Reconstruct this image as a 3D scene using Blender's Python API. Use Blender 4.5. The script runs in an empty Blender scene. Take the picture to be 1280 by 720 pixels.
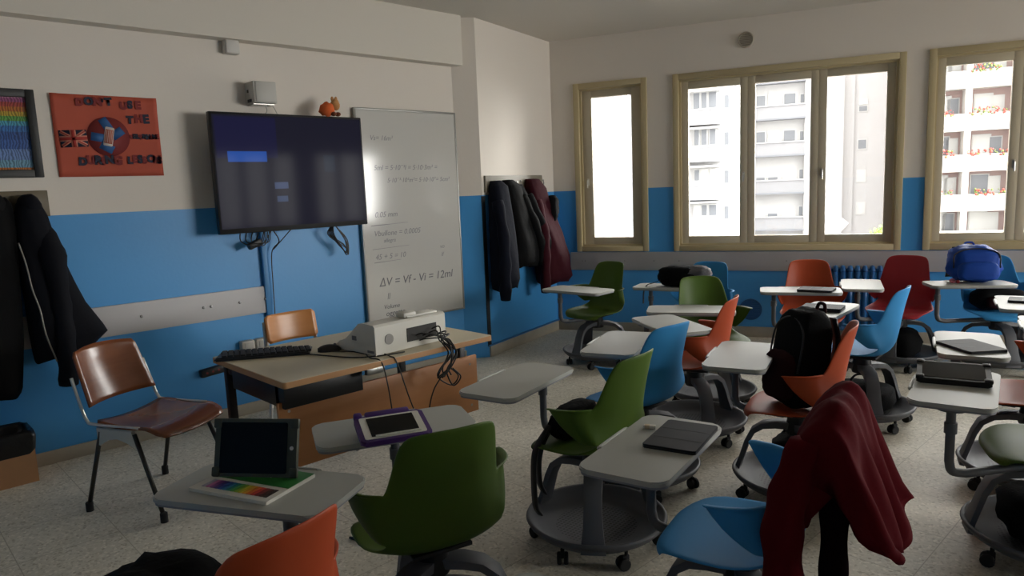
import bpy, bmesh, math, random
from mathutils import Vector, Matrix, noise
random.seed(7)
C = bpy.context.scene.collection
PI = math.pi
R_ = math.radians
# ------------------------------------------------------------------ camera
cam = bpy.data.cameras.new('camera'); cam.sensor_width = 36.0; cam.lens = 885.0 / 1280.0 * 36.0; cam.clip_end = 400
co = bpy.data.objects.new('camera', cam); C.objects.link(co)
right = Vector((0.692, 0.721, -0.041)); down = Vector((0.072, -0.125, -0.990)); fwd = Vector((-0.718, 0.682, -0.138))
fwd.normalize(); right = (right - fwd * right.dot(fwd)).normalized(); down = fwd.cross(right)
co.matrix_world = Matrix(((right.x, -down.x, -fwd.x, 0), (right.y, -down.y, -fwd.y, 0), (right.z, -down.z, -fwd.z, 1.52), (0, 0, 0, 1)))
bpy.context.scene.camera = co
# ------------------------------------------------------------------ daylight and exposure
SC = bpy.context.scene
SC.view_settings.view_transform = 'Standard'; SC.view_settings.look = 'None'
SC.view_settings.exposure = 0.85; SC.view_settings.gamma = 1.0; SC.view_settings.use_curve_mapping = False
WA = R_(23.9)                                    # the window wall is not square to the left wall
PC = Vector((-5.133, 5.542, 0)); WD = Vector((math.cos(WA), math.sin(WA), 0)); WN = Vector((-math.sin(WA), math.cos(WA), 0))
SKY_BASE, SKY_GLOW = 2.4, 28.0
world = bpy.data.worlds.new('overcast_sky'); SC.world = world; world.use_nodes = True
nt = world.node_tree; nt.nodes.clear()
tc = nt.nodes.new('ShaderNodeTexCoord'); dot = nt.nodes.new('ShaderNodeVectorMath'); dot.operation = 'DOT_PRODUCT'
az = R_(44); el = R_(22)
dot.inputs[1].default_value = (math.cos(az) * math.cos(el), math.sin(az) * math.cos(el), math.sin(el))
nt.links.new(tc.outputs['Generated'], dot.inputs[0])
mx = nt.nodes.new('ShaderNodeMath'); mx.operation = 'MAXIMUM'; mx.inputs[1].default_value = 0; nt.links.new(dot.outputs['Value'], mx.inputs[0])
pw = nt.nodes.new('ShaderNodeMath'); pw.operation = 'POWER'; pw.inputs[1].default_value = 3.0; nt.links.new(mx.outputs[0], pw.inputs[0])
ma = nt.nodes.new('ShaderNodeMath'); ma.operation = 'MULTIPLY_ADD'; ma.inputs[1].default_value = SKY_GLOW; ma.inputs[2].default_value = SKY_BASE
nt.links.new(pw.outputs[0], ma.inputs[0])
bg = nt.nodes.new('ShaderNodeBackground'); bg.inputs['Color'].default_value = (1.0, 0.97, 0.93, 1); nt.links.new(ma.outputs[0], bg.inputs['Strength'])
wo = nt.nodes.new('ShaderNodeOutputWorld'); nt.links.new(bg.outputs[0], wo.inputs[0])


def portal(s0, s1, z0, z1, O, D, N):                      # sampling aid: marks the window opening the sky shines through
    L = bpy.data.lights.new('window_portal', 'AREA'); L.shape = 'RECTANGLE'; L.size = s1 - s0; L.size_y = z1 - z0
    L.cycles.is_portal = True
    o = bpy.data.objects.new('window_portal', L); C.objects.link(o); o['kind'] = 'helper'
    p = O + D * ((s0 + s1) / 2) + N * 0.23; x = D; z = N; y = z.cross(x)
    o.matrix_world = Matrix(((x.x, y.x, z.x, p.x), (x.y, y.y, z.y, p.y), (x.z, y.z, z.z, (z0 + z1) / 2), (0, 0, 0, 1)))


# ------------------------------------------------------------------ materials
def lin(c):
    if isinstance(c, str):
        c = c.lstrip('#'); c = [int(c[i:i + 2], 16) / 255 for i in (0, 2, 4)]
    return tuple((x / 12.92 if x <= 0.04045 else ((x + 0.055) / 1.055) ** 2.4) for x in c) + (1,)


MATS = {}


def mat(name, col, rough=0.6, metal=0.0, spec=0.5, bump=0.0, bscale=60.0, var=0.0, vscale=8.0, emit=None, est=1.0, coat=0.0):
    if name in MATS: return MATS[name]
    m = bpy.data.materials.new(name); m.use_nodes = True; t = m.node_tree; b = t.nodes['Principled BSDF']
    c = lin(col)
    b.inputs['Base Color'].default_value = c; b.inputs['Roughness'].default_value = rough
    b.inputs['Metallic'].default_value = metal; b.inputs['Specular IOR Level'].default_value = spec; b.inputs['Coat Weight'].default_value = coat
    tcn = t.nodes.new('ShaderNodeTexCoord')
    if var > 0:
        n = t.nodes.new('ShaderNodeTexNoise'); n.inputs['Scale'].default_value = vscale; n.inputs['Detail'].default_value = 4
        t.links.new(tcn.outputs['Object'], n.inputs['Vector'])
        mr = t.nodes.new('ShaderNodeMix'); mr.data_type = 'RGBA'
        mr.inputs[6].default_value = tuple(x * (1 - var) for x in c[:3]) + (1,); mr.inputs[7].default_value = tuple(min(1, x * (1 + var)) for x in c[:3]) + (1,)
        t.links.new(n.outputs['Fac'], mr.inputs[0]); t.links.new(mr.outputs[2], b.inputs['Base Color'])
    if bump > 0:
        n = t.nodes.new('ShaderNodeTexNoise'); n.inputs['Scale'].default_value = bscale; n.inputs['Detail'].default_value = 3
        t.links.new(tcn.outputs['Object'], n.inputs['Vector'])
        bp = t.nodes.new('ShaderNodeBump'); bp.inputs['Strength'].default_value = bump; bp.inputs['Distance'].default_value = 0.01
        t.links.new(n.outputs['Fac'], bp.inputs['Height']); t.links.new(bp.outputs[0], b.inputs['Normal'])
    if emit:
        b.inputs['Emission Color'].default_value = lin(emit); b.inputs['Emission Strength'].default_value = est
    MATS[name] = m
    return m


def nodes_of(m):
    return m.node_tree, m.node_tree.nodes['Principled BSDF']


def two_tone(name, zsplit=1.478):                # painted wall: cream above, blue enamel dado below
    m = mat(name, (0.8, 0.8, 0.8), 0.55, bump=0.06, bscale=40); t, b = nodes_of(m)
    g = t.nodes.new('ShaderNodeNewGeometry'); s = t.nodes.new('ShaderNodeSeparateXYZ'); t.links.new(g.outputs['Position'], s.inputs[0])
    gt = t.nodes.new('ShaderNodeMath'); gt.operation = 'GREATER_THAN'; gt.inputs[1].default_value = zsplit; t.links.new(s.outputs['Z'], gt.inputs[0])
    n = t.nodes.new('ShaderNodeTexNoise'); n.inputs['Scale'].default_value = 1.3; n.inputs['Detail'].default_value = 5; t.links.new(g.outputs['Position'], n.inputs['Vector'])
    def pair(a, c):
        k = t.nodes.new('ShaderNodeMix'); k.data_type = 'RGBA'; k.inputs[6].default_value = a; k.inputs[7].default_value = c; t.links.new(n.outputs['Fac'], k.inputs[0]); return k
    lo = pair((0.052, 0.290, 0.640, 1), (0.066, 0.330, 0.700, 1)); hi = pair((0.74, 0.675, 0.60, 1), (0.79, 0.725, 0.645, 1))
    k = t.nodes.new('ShaderNodeMix'); k.data_type = 'RGBA'; t.links.new(gt.outputs[0], k.inputs[0]); t.links.new(lo.outputs[2], k.inputs[6]); t.links.new(hi.outputs[2], k.inputs[7])
    t.links.new(k.outputs[2], b.inputs['Base Color'])
    rr = t.nodes.new('ShaderNodeMapRange'); rr.inputs['To Min'].default_value = 0.42; rr.inputs['To Max'].default_value = 0.8; t.links.new(gt.outputs[0], rr.inputs['Value']); t.links.new(rr.outputs[0], b.inputs['Roughness'])
    return m


def floor_mat():                                 # speckled marble-chip tiles, 40 cm, thin dark joints
    m = mat('terrazzo_tiles', (0.5, 0.48, 0.42), 0.55, spec=0.35); t, b = nodes_of(m)
    g = t.nodes.new('ShaderNodeNewGeometry')
    v = t.nodes.new('ShaderNodeTexVoronoi'); v.inputs['Scale'].default_value = 95; t.links.new(g.outputs['Position'], v.inputs['Vector'])
    cr = t.nodes.new('ShaderNodeValToRGB'); e = cr.color_ramp.elements
    e[0].position = 0.0; e[0].color = (0.42, 0.38, 0.29, 1); e[1].position = 1.0; e[1].color = (0.80, 0.74, 0.62, 1)
    for p, c in ((0.12, (0.54, 0.495, 0.395, 1)), (0.28, (0.62, 0.575, 0.47, 1)), (0.82, (0.66, 0.615, 0.51, 1))):
        x = cr.color_ramp.elements.new(p); x.color = c
    sp = t.nodes.new('ShaderNodeSeparateColor'); t.links.new(v.outputs['Color'], sp.inputs[0]); t.links.new(sp.outputs[0], cr.inputs[0])
    n = t.nodes.new('ShaderNodeTexNoise'); n.inputs['Scale'].default_value = 1.6; n.inputs['Detail'].default_value = 6; t.links.new(g.outputs['Position'], n.inputs['Vector'])
    mm = t.nodes.new('ShaderNodeMapRange'); mm.inputs['To Min'].default_value = 0.80; mm.inputs['To Max'].default_value = 1.1; t.links.new(n.outputs['Fac'], mm.inputs['Value'])
    mu = t.nodes.new('ShaderNodeMix'); mu.data_type = 'RGBA'; mu.blend_type = 'MULTIPLY'; mu.inputs[0].default_value = 1; t.links.new(cr.outputs[0], mu.inputs[6]); t.links.new(mm.outputs[0], mu.inputs[7])
    br = t.nodes.new('ShaderNodeTexBrick'); br.offset = 0.0; br.inputs['Scale'].default_value = 1.0; br.inputs['Mortar Size'].default_value = 0.0022
    br.inputs['Brick Width'].default_value = 0.40; br.inputs['Row Height'].default_value = 0.40; t.links.new(g.outputs['Position'], br.inputs['Vector'])
    k = t.nodes.new('ShaderNodeMix'); k.data_type = 'RGBA'; t.links.new(br.outputs['Fac'], k.inputs[0]); t.links.new(mu.outputs[2], k.inputs[6]); k.inputs[7].default_value = (0.40, 0.365, 0.285, 1)
    t.links.new(k.outputs[2], b.inputs['Base Color'])
    return m


def wood(name, c1, c2, rough=0.4, scale=3.0, axis='X'):
    m = mat(name, (0.5, 0.3, 0.2), rough); t, b = nodes_of(m)
    tcn = t.nodes.new('ShaderNodeTexCoord'); mp = t.nodes.new('ShaderNodeMapping'); mp.inputs['Scale'].default_value = (1.2, 14, 14) if axis == 'X' else ((14, 1.2, 14) if axis == 'Y' else (14, 14, 1.2))
    t.links.new(tcn.outputs['Object'], mp.inputs[0]); n = t.nodes.new('ShaderNodeTexNoise'); n.inputs['Scale'].default_value = scale; n.inputs['Detail'].default_value = 8; n.inputs['Distortion'].default_value = 0.6
    t.links.new(mp.outputs[0], n.inputs['Vector']); k = t.nodes.new('ShaderNodeMix'); k.data_type = 'RGBA'; k.inputs[6].default_value = lin(c1); k.inputs[7].default_value = lin(c2)
    t.links.new(n.outputs['Fac'], k.inputs[0]); t.links.new(k.outputs[2], b.inputs['Base Color'])
    return m


def glass_mat():
    m = bpy.data.materials.new('window_glass'); m.use_nodes = True; t = m.node_tree; t.nodes.clear()
    tr = t.nodes.new('ShaderNodeBsdfTransparent'); tr.inputs[0].default_value = (0.95, 0.96, 0.96, 1)
    gl = t.nodes.new('ShaderNodeBsdfGlossy'); gl.inputs['Roughness'].default_value = 0.02
    fr = t.nodes.new('ShaderNodeFresnel'); fr.inputs[0].default_value = 1.45; mi = t.nodes.new('ShaderNodeMixShader')
    t.links.new(fr.outputs[0], mi.inputs[0]); t.links.new(tr.outputs[0], mi.inputs[1]); t.links.new(gl.outputs[0], mi.inputs[2])
    o = t.nodes.new('ShaderNodeOutputMaterial'); t.links.new(mi.outputs[0], o.inputs[0]); return m


# ------------------------------------------------------------------ mesh building
class MB:
    def __init__(s, M=None): s.bm = bmesh.new(); s.mi = 0; s.M = M or Matrix()
    def V(s, p): return s.bm.verts.new(s.M @ Vector(p))
    def F(s, vs):
        try: f = s.bm.faces.new(vs); f.material_index = s.mi; f.smooth = True; return f
        except ValueError: return None
    def box(s, c, d, bev=0.0, rot=None, seg=2):
        X = Matrix.Translation(c) @ (rot.to_4x4() if rot else Matrix())
        vs = [s.V(X @ Vector((i * d[0] / 2, j * d[1] / 2, k * d[2] / 2))) for i in (-1, 1) for j in (-1, 1) for k in (-1, 1)]
        fs = [s.F([vs[a] for a in q]) for q in ((0, 1, 3, 2), (4, 6, 7, 5), (0, 4, 5, 1), (2, 3, 7, 6), (0, 2, 6, 4), (1, 5, 7, 3))]
        if bev > 0:
            es = list({e for f in fs for e in f.edges})
            r = bmesh.ops.bevel(s.bm, geom=es, offset=min(bev, min(d) * 0.49), segments=seg, affect='EDGES', profile=0.5)
            for f in r['faces']: f.material_index = s.mi; f.smooth = True
        return s
    def loops(s, rows, cap=True, closed=True):   # skin a list of equal-length point loops
        vr = [[s.V(p) for p in r] for r in rows]; n = len(vr[0])
        for a, b in zip(vr, vr[1:]):
            for i in range(n if closed else n - 1):
                j = (i + 1) % n; s.F((a[i], a[j], b[j], b[i]))
        if cap and closed: s.F(list(reversed(vr[0]))); s.F(vr[-1])
        return s
    def tube(s, pts, r, n=8, closed=False, cap=True):
        P = [Vector(p) for p in pts]; L = len(P); rr = r if isinstance(r, (list, tuple)) else [r] * L
        rows = []; up = None
        for i in range(L):
            t = (P[(i + 1) % L] - P[i - 1]) if closed else (P[min(i + 1, L - 1)] - P[max(i - 1, 0)])
            t.normalize()
            if up is None:
                up = Vector((0, 0, 1)) if abs(t.z) < 0.9 else Vector((1, 0, 0))
            u = t.cross(up).normalized() if t.cross(up).length > 1e-5 else t.orthogonal().normalized(); w = u.cross(t).normalized(); up = w
            rows.append([P[i] + (u * math.cos(2 * PI * k / n) + w * math.sin(2 * PI * k / n)) * rr[i] for k in range(n)])
        if closed: rows.append(rows[0])
        return s.loops(rows, cap=cap and not closed)
    def lathe(s, prof, n=32, c=(0, 0, 0), cap=True, ax='z'):
        rows = []
        for r, z in prof:
            q = []
            for k in range(n):
                a = 2 * PI * k / n; x, y = r * math.cos(a), r * math.sin(a)
                q.append(Vector(c) + (Vector((x, y, z)) if ax == 'z' else (Vector((z, x, y)) if ax == 'x' else Vector((x, z, -y)))))
            rows.append(q)
        return s.loops(rows, cap)
    def prism(s, poly, z0, z1, T=None, bev=0.0):
        T = T or Matrix(); a = [s.V(T @ Vector((p[0], p[1], z0))) for p in poly]; b = [s.V(T @ Vector((p[0], p[1], z1))) for p in poly]; n = len(a)
        fs = [s.F(list(reversed(a))), s.F(b)] + [s.F((a[i], a[(i + 1) % n], b[(i + 1) % n], b[i])) for i in range(n)]
        if bev > 0:
            es = [e for f in fs[:2] if f for e in f.edges]
            r = bmesh.ops.bevel(s.bm, geom=es, offset=bev, segments=2, affect='EDGES')
            for f in r['faces']: f.material_index = s.mi; f.smooth = True
        return s
    def grid(s, fn, nu, nv):
        v = [[s.V(fn(i / nu, j / nv)) for i in range(nu + 1)] for j in range(nv + 1)]
        for j in range(nv):
            for i in range(nu): s.F((v[j][i], v[j][i + 1], v[j + 1][i + 1], v[j + 1][i]))
        return s
    def text(s, body, size, T, shear=0.0, ext=0.0006, bold=0.0, align='LEFT', sx=1.0):
        cu = bpy.data.curves.new('t', 'FONT'); cu.body = body; cu.size = size; cu.shear = shear; cu.extrude = ext; cu.offset = bold; cu.align_x = align; cu.resolution_u = 3
        o = bpy.data.objects.new('t', cu); C.objects.link(o)
        dg = bpy.context.evaluated_depsgraph_get(); dg.update(); e = o.evaluated_get(dg); me = e.to_mesh()
        S = T @ Matrix.Diagonal((sx, 1, 1, 1)); vs = [s.V(S @ v.co) for v in me.vertices]
        for p in me.polygons: s.F([vs[i] for i in p.vertices])
        e.to_mesh_clear(); bpy.data.objects.remove(o); bpy.data.curves.remove(cu); return s
    def build(s, name, m=None, parent=None, loc=None, rz=0.0, sharp=38, solid=0.0, sub=0, label=None, kind=None):
        bmesh.ops.recalc_face_normals(s.bm, faces=s.bm.faces[:])
        me = bpy.data.meshes.new(name); s.bm.to_mesh(me); s.bm.free()
        for x in (m if isinstance(m, (list, tuple)) else [m]):
            if x: me.materials.append(x)
        if sharp: me.set_sharp_from_angle(angle=R_(sharp))
        o = bpy.data.objects.new(name, me); C.objects.link(o)
        if parent: o.parent = parent
        if loc is not None: o.location = loc
        o.rotation_euler = (0, 0, rz)
        if solid:
            k = o.modifiers.new('thickness', 'SOLIDIFY'); k.thickness = solid; k.offset = 0
        if sub:
            k = o.modifiers.new('smooth', 'SUBSURF'); k.levels = sub; k.render_levels = sub
        if label: o['label'] = label
        if kind: o['kind'] = kind
        return o


def thing(name, label, cat, loc=(0, 0, 0), rz=0.0, group=None, kind=None):
    o = bpy.data.objects.new(name, None); C.objects.link(o); o.location = loc; o.rotation_euler = (0, 0, rz); o.empty_display_size = 0.1
    o['label'] = label; o['category'] = cat
    if group: o['group'] = group
    if kind: o['kind'] = kind
    return o


def tag(o, label, cat, group=None, kind=None):
    o['label'] = label; o['category'] = cat
    if group: o['group'] = group
    if kind: o['kind'] = kind
    return o


def copy_tree(o, parent=None, skip=None):
    c = o.copy(); C.objects.link(c)
    if parent: c.parent = parent
    for ch in list(o.children):
        if not (skip and ch.name.startswith(skip)): copy_tree(ch, c)
    return c


def rrect(w, h, r, n=5):
    p = []
    for cx, cy, a0 in ((w / 2 - r, h / 2 - r, 0), (-w / 2 + r, h / 2 - r, 90), (-w / 2 + r, -h / 2 + r, 180), (w / 2 - r, -h / 2 + r, 270)):
        for k in range(n + 1):
            a = R_(a0 + 90 * k / n); p.append((cx + r * math.cos(a), cy + r * math.sin(a)))
    return p


def bez(pts, n=10):                              # Catmull-Rom through points
    P = [Vector(p) for p in pts]; P = [P[0] * 2 - P[1]] + P + [P[-1] * 2 - P[-2]]; out = []
    for i in range(1, len(P) - 2):
        a, b, c, d = P[i - 1:i + 3]
        for k in range(n):
            t = k / n; out.append(0.5 * ((2 * b) + (c - a) * t + (2 * a - 5 * b + 4 * c - d) * t * t + (3 * b - a - 3 * c + d) * t ** 3))
    out.append(P[-2]); return out


def interp(tab, x):
    if x <= tab[0][0]: return tab[0][1]
    for (a, va), (b, vb) in zip(tab, tab[1:]):
        if x <= b:
            t = (x - a) / (b - a); return va + (vb - va) * t
    return tab[-1][1]


RX = lambda d: Matrix.Rotation(R_(d), 4, 'X')
RY = lambda d: Matrix.Rotation(R_(d), 4, 'Y')
RZ = lambda d: Matrix.Rotation(R_(d), 4, 'Z')
TR = Matrix.Translation
M_white = mat('white_plastic', '#d9d6cc', 0.45); M_black = mat('black_plastic', '#141415', 0.45); M_rubber = mat('black_rubber', '#0d0d0e', 0.7)
M_steel = mat('brushed_steel', '#b9b8b4', 0.3, 1.0); M_grey = mat('grey_plastic', '#6f7074', 0.5); M_cable = mat('black_cable', '#111112', 0.5)
M_blackmetal = mat('black_painted_steel', '#121213', 0.4); M_screen = mat('dark_glass_screen', '#08090a', 0.15, spec=0.10)
# ------------------------------------------------------------------ the room
XL = -4.904; HC = 3.0; XR = 4.4; YB = -1.7
PN = Vector((-4.78, 4.22, 0)); PD = (PC - PN).normalized(); PNRM = Vector((PD.y, -PD.x, 0)); PANG = math.atan2(PD.y, PD.x)
wall_m = two_tone('wall_paint')
YR = PC.y + (XR - PC.x) * math.tan(WA)


def structure(mb, name, m, label=None, **k):
    o = mb.build(name, m, sharp=30, **k); o['kind'] = 'structure'; o['category'] = name.split('_')[0]
    if label: o['label'] = label
    return o


poly = [(XL - .4, YB - .3), (XR + .3, YB - .3), (XR + .3, YR + .6), (PC.x - .6, PC.y + .3), (XL - .6, PC.y)]
structure(MB().prism(poly, -0.12, 0), 'floor', floor_mat(), 'speckled beige stone tile floor with thin dark joints')
structure(MB().prism(poly, HC, HC + 0.15), 'ceiling', mat('ceiling_paint', '#d8d2c8', 0.85, bump=0.05), 'plain off-white ceiling')
structure(MB().box((XL - .1, (YB + 4.3) / 2, HC / 2), (.2, 4.3 - YB + .2, HC)), 'wall_left', wall_m, 'left wall, cream over blue, carrying the television and whiteboard')
structure(MB().prism([(XL - .15, 4.04), (XL, 4.04), (PN.x, PN.y), (PC.x, PC.y), (PC.x - .4, PC.y + .1)], 0, HC), 'pillar', wall_m, 'projecting corner pillar in cream over blue with a coat rack')
# right wall; its unseen windows are added to brighten the left wall
WINR = [(.40, 2.30, 3), (2.55, 4.45, 3)]
structure(MB().box(((XL + XR) / 2, YB - .1, HC / 2), (XR - XL + .4, .2, HC)), 'wall_back', wall_m, 'back wall in cream over blue')
structure(MB().box((XL + .055, (YB + 4.02) / 2, (2.59 + HC) / 2), (.11, 4.20 - YB - .06, HC - 2.59)), 'beam_left', mat('beam_paint', '#dcd5c9', 0.85, bump=0.05), 'plastered ceiling beam along the left wall')
# window wall with openings; local x runs along it, local y goes outwards
WT = 0.22
WIN = [(0.245, 0.998, 1), (1.25, 3.245, 3), (3.415, 5.41, 3), (5.60, 7.55, 3), (7.75, 9.70, 3)]  # last two are out of view, added to send more daylight inside
WZ0, WZ1 = 0.842, 2.552
WL = (XR - PC.x) / math.cos(WA) + .3
def window_wall(name, wins, wl, x0, loc, rz, label):
    mb = MB(); mb.box(((wl + x0) / 2, WT / 2, WZ0 / 2), (wl - x0, WT, WZ0)); mb.box(((wl + x0) / 2, WT / 2, (WZ1 + HC) / 2), (wl - x0, WT, HC - WZ1))
    xs = [x0] + [v for w in wins for v in (w[0] + .03, w[1] - .03)] + [wl]
    for a, b in zip(xs[0::2], xs[1::2]): mb.box(((a + b) / 2, WT / 2, (WZ0 + WZ1) / 2), (b - a, WT, WZ1 - WZ0))
    structure(mb, name, wall_m, label, loc=loc, rz=rz)


window_wall('wall_window', WIN, WL, -.2, PC, WA, 'window wall in cream over blue at the far end')
PR = Vector((XR, YR, 0)); window_wall('wall_right', WINR, YR - YB + .1, -.3, PR, R_(-90), 'right wall in cream over blue with added windows')
# baseboards and grey bump rails
bb = mat('stone_skirting', '#a79f8f', 0.5, var=0.15, vscale=9)
structure(MB().box((XL + .009, (YB + 4.04) / 2, .04), (.018, 4.04 - YB, .08), .003), 'baseboard_left', bb, 'pale stone skirting along the left wall')
mb = MB(); mb.box((.70, -.009, .05), (1.39, .018, .10), .003); structure(mb, 'baseboard_pillar', bb, 'stone skirting at the foot of the pillar', loc=PN, rz=PANG)
mb = MB(); mb.box((WL / 2, -.009, .05), (WL, .018, .10), .003); structure(mb, 'baseboard_window', bb, 'stone skirting along the window wall', loc=PC, rz=WA)
structure(MB().prism([(PN.x - .02, PN.y - .006), (PN.x + .004, PN.y - .008), (PN.x - .002, PN.y + .035), (PN.x - .012, PN.y + .032)], .10, 1.47), 'trim_5', mat('black_guard', '#16181c', .5), 'black corner guard on the near edge of the pillar')
bead = mat('blue_bead', '#2f6ea6', 0.5)
mb = MB(); mb.box((.69, -.012, .107), (1.40, .022, .014), .004); structure(mb, 'trim_3', bead, 'blue cable trunking above the pillar skirting', loc=PN, rz=PANG)
rail = mat('grey_rail_laminate', '#b4b2b3', 0.5); rail2 = mat('screw_steel', '#8d8d8d', 0.35, 0.9)
o = structure(MB().box((XL + .011, (.2 + 2.205) / 2, (.905 + .713) / 2), (.022, 2.005, .19), .002), 'trim_1', rail, 'grey protective rail on the left wall, dotted with screws')
mb = MB()
for y in (1.36, 1.75, 1.80, 2.00, 2.185): mb.lathe([(0, .032), (.007, .031), (.010, .026), (.010, .018)], 12, (XL, y, .812), ax='x')
mb.build('screw', rail2, o, sharp=30)
mb = MB(); mb.box((.22 + WL / 2 - .1, -.011, .742), (WL - .1, .022, .185), .002)
o = structure(mb, 'trim_2', rail, 'grey protective rail running under the windows', loc=PC, rz=WA)
mb = MB()
for x in (.30, .33, .75, 1.05, 1.30, 2.30, 2.36, 3.30): mb.lathe([(0, -.024), (.006, -.024), (.008, -.018)], 10, (x, 0, .745), ax='y')
mb.build('screw', rail2, o, sharp=30)
mb = MB(); mb.box((1.19, -.011, .742), (.30, .022, .185), .002); structure(mb, 'trim_4', rail, 'short grey rail on the pillar beside the corner', loc=PN, rz=PANG)
# windows
M_frame = mat('beige_window_paint', '#c0b08a', 0.45); M_sash = mat('beige_aluminium', '#c2b79f', 0.4); GLASS = glass_mat(); M_gasket = mat('gasket', '#2a2723', 0.7)
ALLW = [(w, PC, WA, WD, WN) for w in WIN] + [(w, PR, R_(-90), Vector((0, -1, 0)), Vector((1, 0, 0))) for w in WINR]
for i, ((s0, s1, n), WO, WR, D_, N_) in enumerate(ALLW):
    root = thing('window_%d' % (i + 1), ['narrow single-pane beige window by the corner pillar', 'wide three-pane beige window in the middle of the far wall', 'beige three-pane window at the right edge, facing red balconies', 'unseen beige window farther along the wall, added for daylight', 'unseen beige window at the far end of the wall, added for daylight', 'first unseen window of the right wall, added for daylight', 'middle unseen window of the right wall, added for daylight', 'last unseen window of the right wall, added for daylight'][i], 'window', WO, WR, kind='structure')
    mb = MB(); xc = (s0 + s1) / 2; w = s1 - s0; zc = (WZ0 + WZ1) / 2; h = WZ1 - WZ0; t = .055
    for x in (s0 + t / 2, s1 - t / 2): mb.box((x, .0, zc), (t, .05, h), .004)                # architrave proud of the wall
    for z, tt in ((WZ0 + t / 2, t), (WZ1 - t / 2, t)): mb.box((xc, .0, z), (w - 2 * t, .05, tt), .004)
    t2 = .03
    for x in (s0 + t + t2 / 2 - .012, s1 - t - t2 / 2 + .012): mb.box((x, .08, zc), (t2, .13, h - 2 * t))   # reveal lining
    for z in (WZ0 + t + t2 / 2 - .012, WZ1 - t - t2 / 2 + .012): mb.box((xc, .08, z), (w - 2 * t, .13, t2))
    mb.build('frame', M_frame, root, sharp=30)
    a, b = s0 + t + .015, s1 - t - .015; z0, z1 = WZ0 + t + .012, WZ1 - t - .012
    pw_ = (b - a) / n
    for k in range(n):
        x0, x1 = a + k * pw_, a + (k + 1) * pw_; f = .068 if n == 3 else .10; yy = .075
        mb = MB()
        for x in (x0 + f / 2, x1 - f / 2): mb.box((x, yy, (z0 + z1) / 2), (f + .002, .05, z1 - z0), .006)
        fb = .075
        for z in (z0 + fb / 2, z1 - fb / 2): mb.box(((x0 + x1) / 2, yy, z), (x1 - x0 - 2 * f + .006, .05, fb), .006)
        sash = mb.build('sash', M_sash, root, sharp=30)
        MB().box(((x0 + x1) / 2, yy, (z0 + z1) / 2), (x1 - x0 - 2 * f + .01, .006, z1 - z0 - 2 * fb + .01)).build('glass', GLASS, sash, sharp=30)
        if k != 1 or n == 1:
            hx = x0 + f * .5 if (n == 1 or k == 2) else x1 - f * .5
            mb = MB(); mb.box((hx, yy - .03, 1.56), (.022, .012, .07), .004); mb.tube([(hx, yy - .035, 1.575), (hx, yy - .06, 1.575), (hx, yy - .062, 1.50)], .008, 8)
            mb.build('handle', M_white if n == 1 else M_steel, sash, sharp=30)
    mb = MB()
    for x in (s0 + t + .012, s1 - t - .012):
        for z in (z0 + .05, z1 - .08): mb.tube([(x, .045, z - .03), (x, .045, z + .03)], .009, 8)
    mb.build('hinge', M_sash, root, sharp=30)
    portal(s0 + .05, s1 - .05, WZ0 + .05, WZ1 - .05, WO, D_, N_)
# ------------------------------------------------------------------ outside: courtyard and blocks of flats
def OUT(uw, zw, k): return 2.447 + (uw - 2.447) * k, 7.146 * (k - 1), 1.52 + (zw - 1.52) * k


B_white = mat('facade_white', '#b4b3b3', 0.9, var=0.05, vscale=0.3); B_grey = mat('facade_grey', '#939396', 0.9, var=0.05, vscale=0.4); B_band = mat('facade_band', '#808288', 0.9)
B_glass = mat('facade_window', '#74777c', 0.3); B_shut = mat('roller_shutter', '#c0c0be', 0.7); B_pink = mat('loggia_wall', '#a08b87', 0.9); B_bright = mat('facade_cream', '#c4c0bb', 0.9)
structure(MB().box((2, 60, -15.1), (160, 130, .2)), 'ground', mat('courtyard_asphalt', '#6d6c69', 0.95, var=0.2, vscale=0.2), 'grey courtyard far below the windows', loc=PC, rz=WA)


def block(name, label, k, u0, u1, ztop, depth, m, loc_dv=0.0):
    x0 = OUT(u0, 0, k)[0]; x1 = OUT(u1, 0, k)[0]; v = OUT(0, 0, k)[1]
    root = thing(name, label, 'building', PC + WD * ((x0 + x1) / 2) + WN * v + Vector((0, 0, -15)), WA, 'blocks of flats outside')
    MB().box((0, depth / 2, (ztop + 15) / 2), (x1 - x0, depth, ztop + 15)).build('wall', m, root, sharp=30)
    MB().box((0, depth / 2, ztop + 15.15), (x1 - x0 + .4, depth + .4, .3)).build('roof', B_grey, root, sharp=30)
    return root, (x0 + x1) / 2


def pane(root, xc, k, uw, zw, w, h, m=None, dv=0.0, name='window'):
    u, v, z = OUT(uw, zw, k); mb = MB(); mb.mi = 1; mb.box((u - xc, -.02 - dv, z + 15), (w + .16, .10, h + .16)); mb.mi = 0; mb.box((u - xc, -.06 - dv, z + 15), (w, .10, h))
    return mb.build(name, [m or B_glass, B_shut], root, sharp=30)


# A: blank gable end just outside the narrow window
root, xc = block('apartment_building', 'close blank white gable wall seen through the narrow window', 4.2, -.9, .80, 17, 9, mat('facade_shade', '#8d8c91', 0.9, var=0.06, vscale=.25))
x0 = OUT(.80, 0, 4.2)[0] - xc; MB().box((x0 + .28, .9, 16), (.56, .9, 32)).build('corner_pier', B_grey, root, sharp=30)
for z in (8, 11.1, 14.2, 17.3, 20.4): MB().box((0, -.004, z), (6.9, .02, .05)).build('string_course', B_grey, root, sharp=30)
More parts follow.
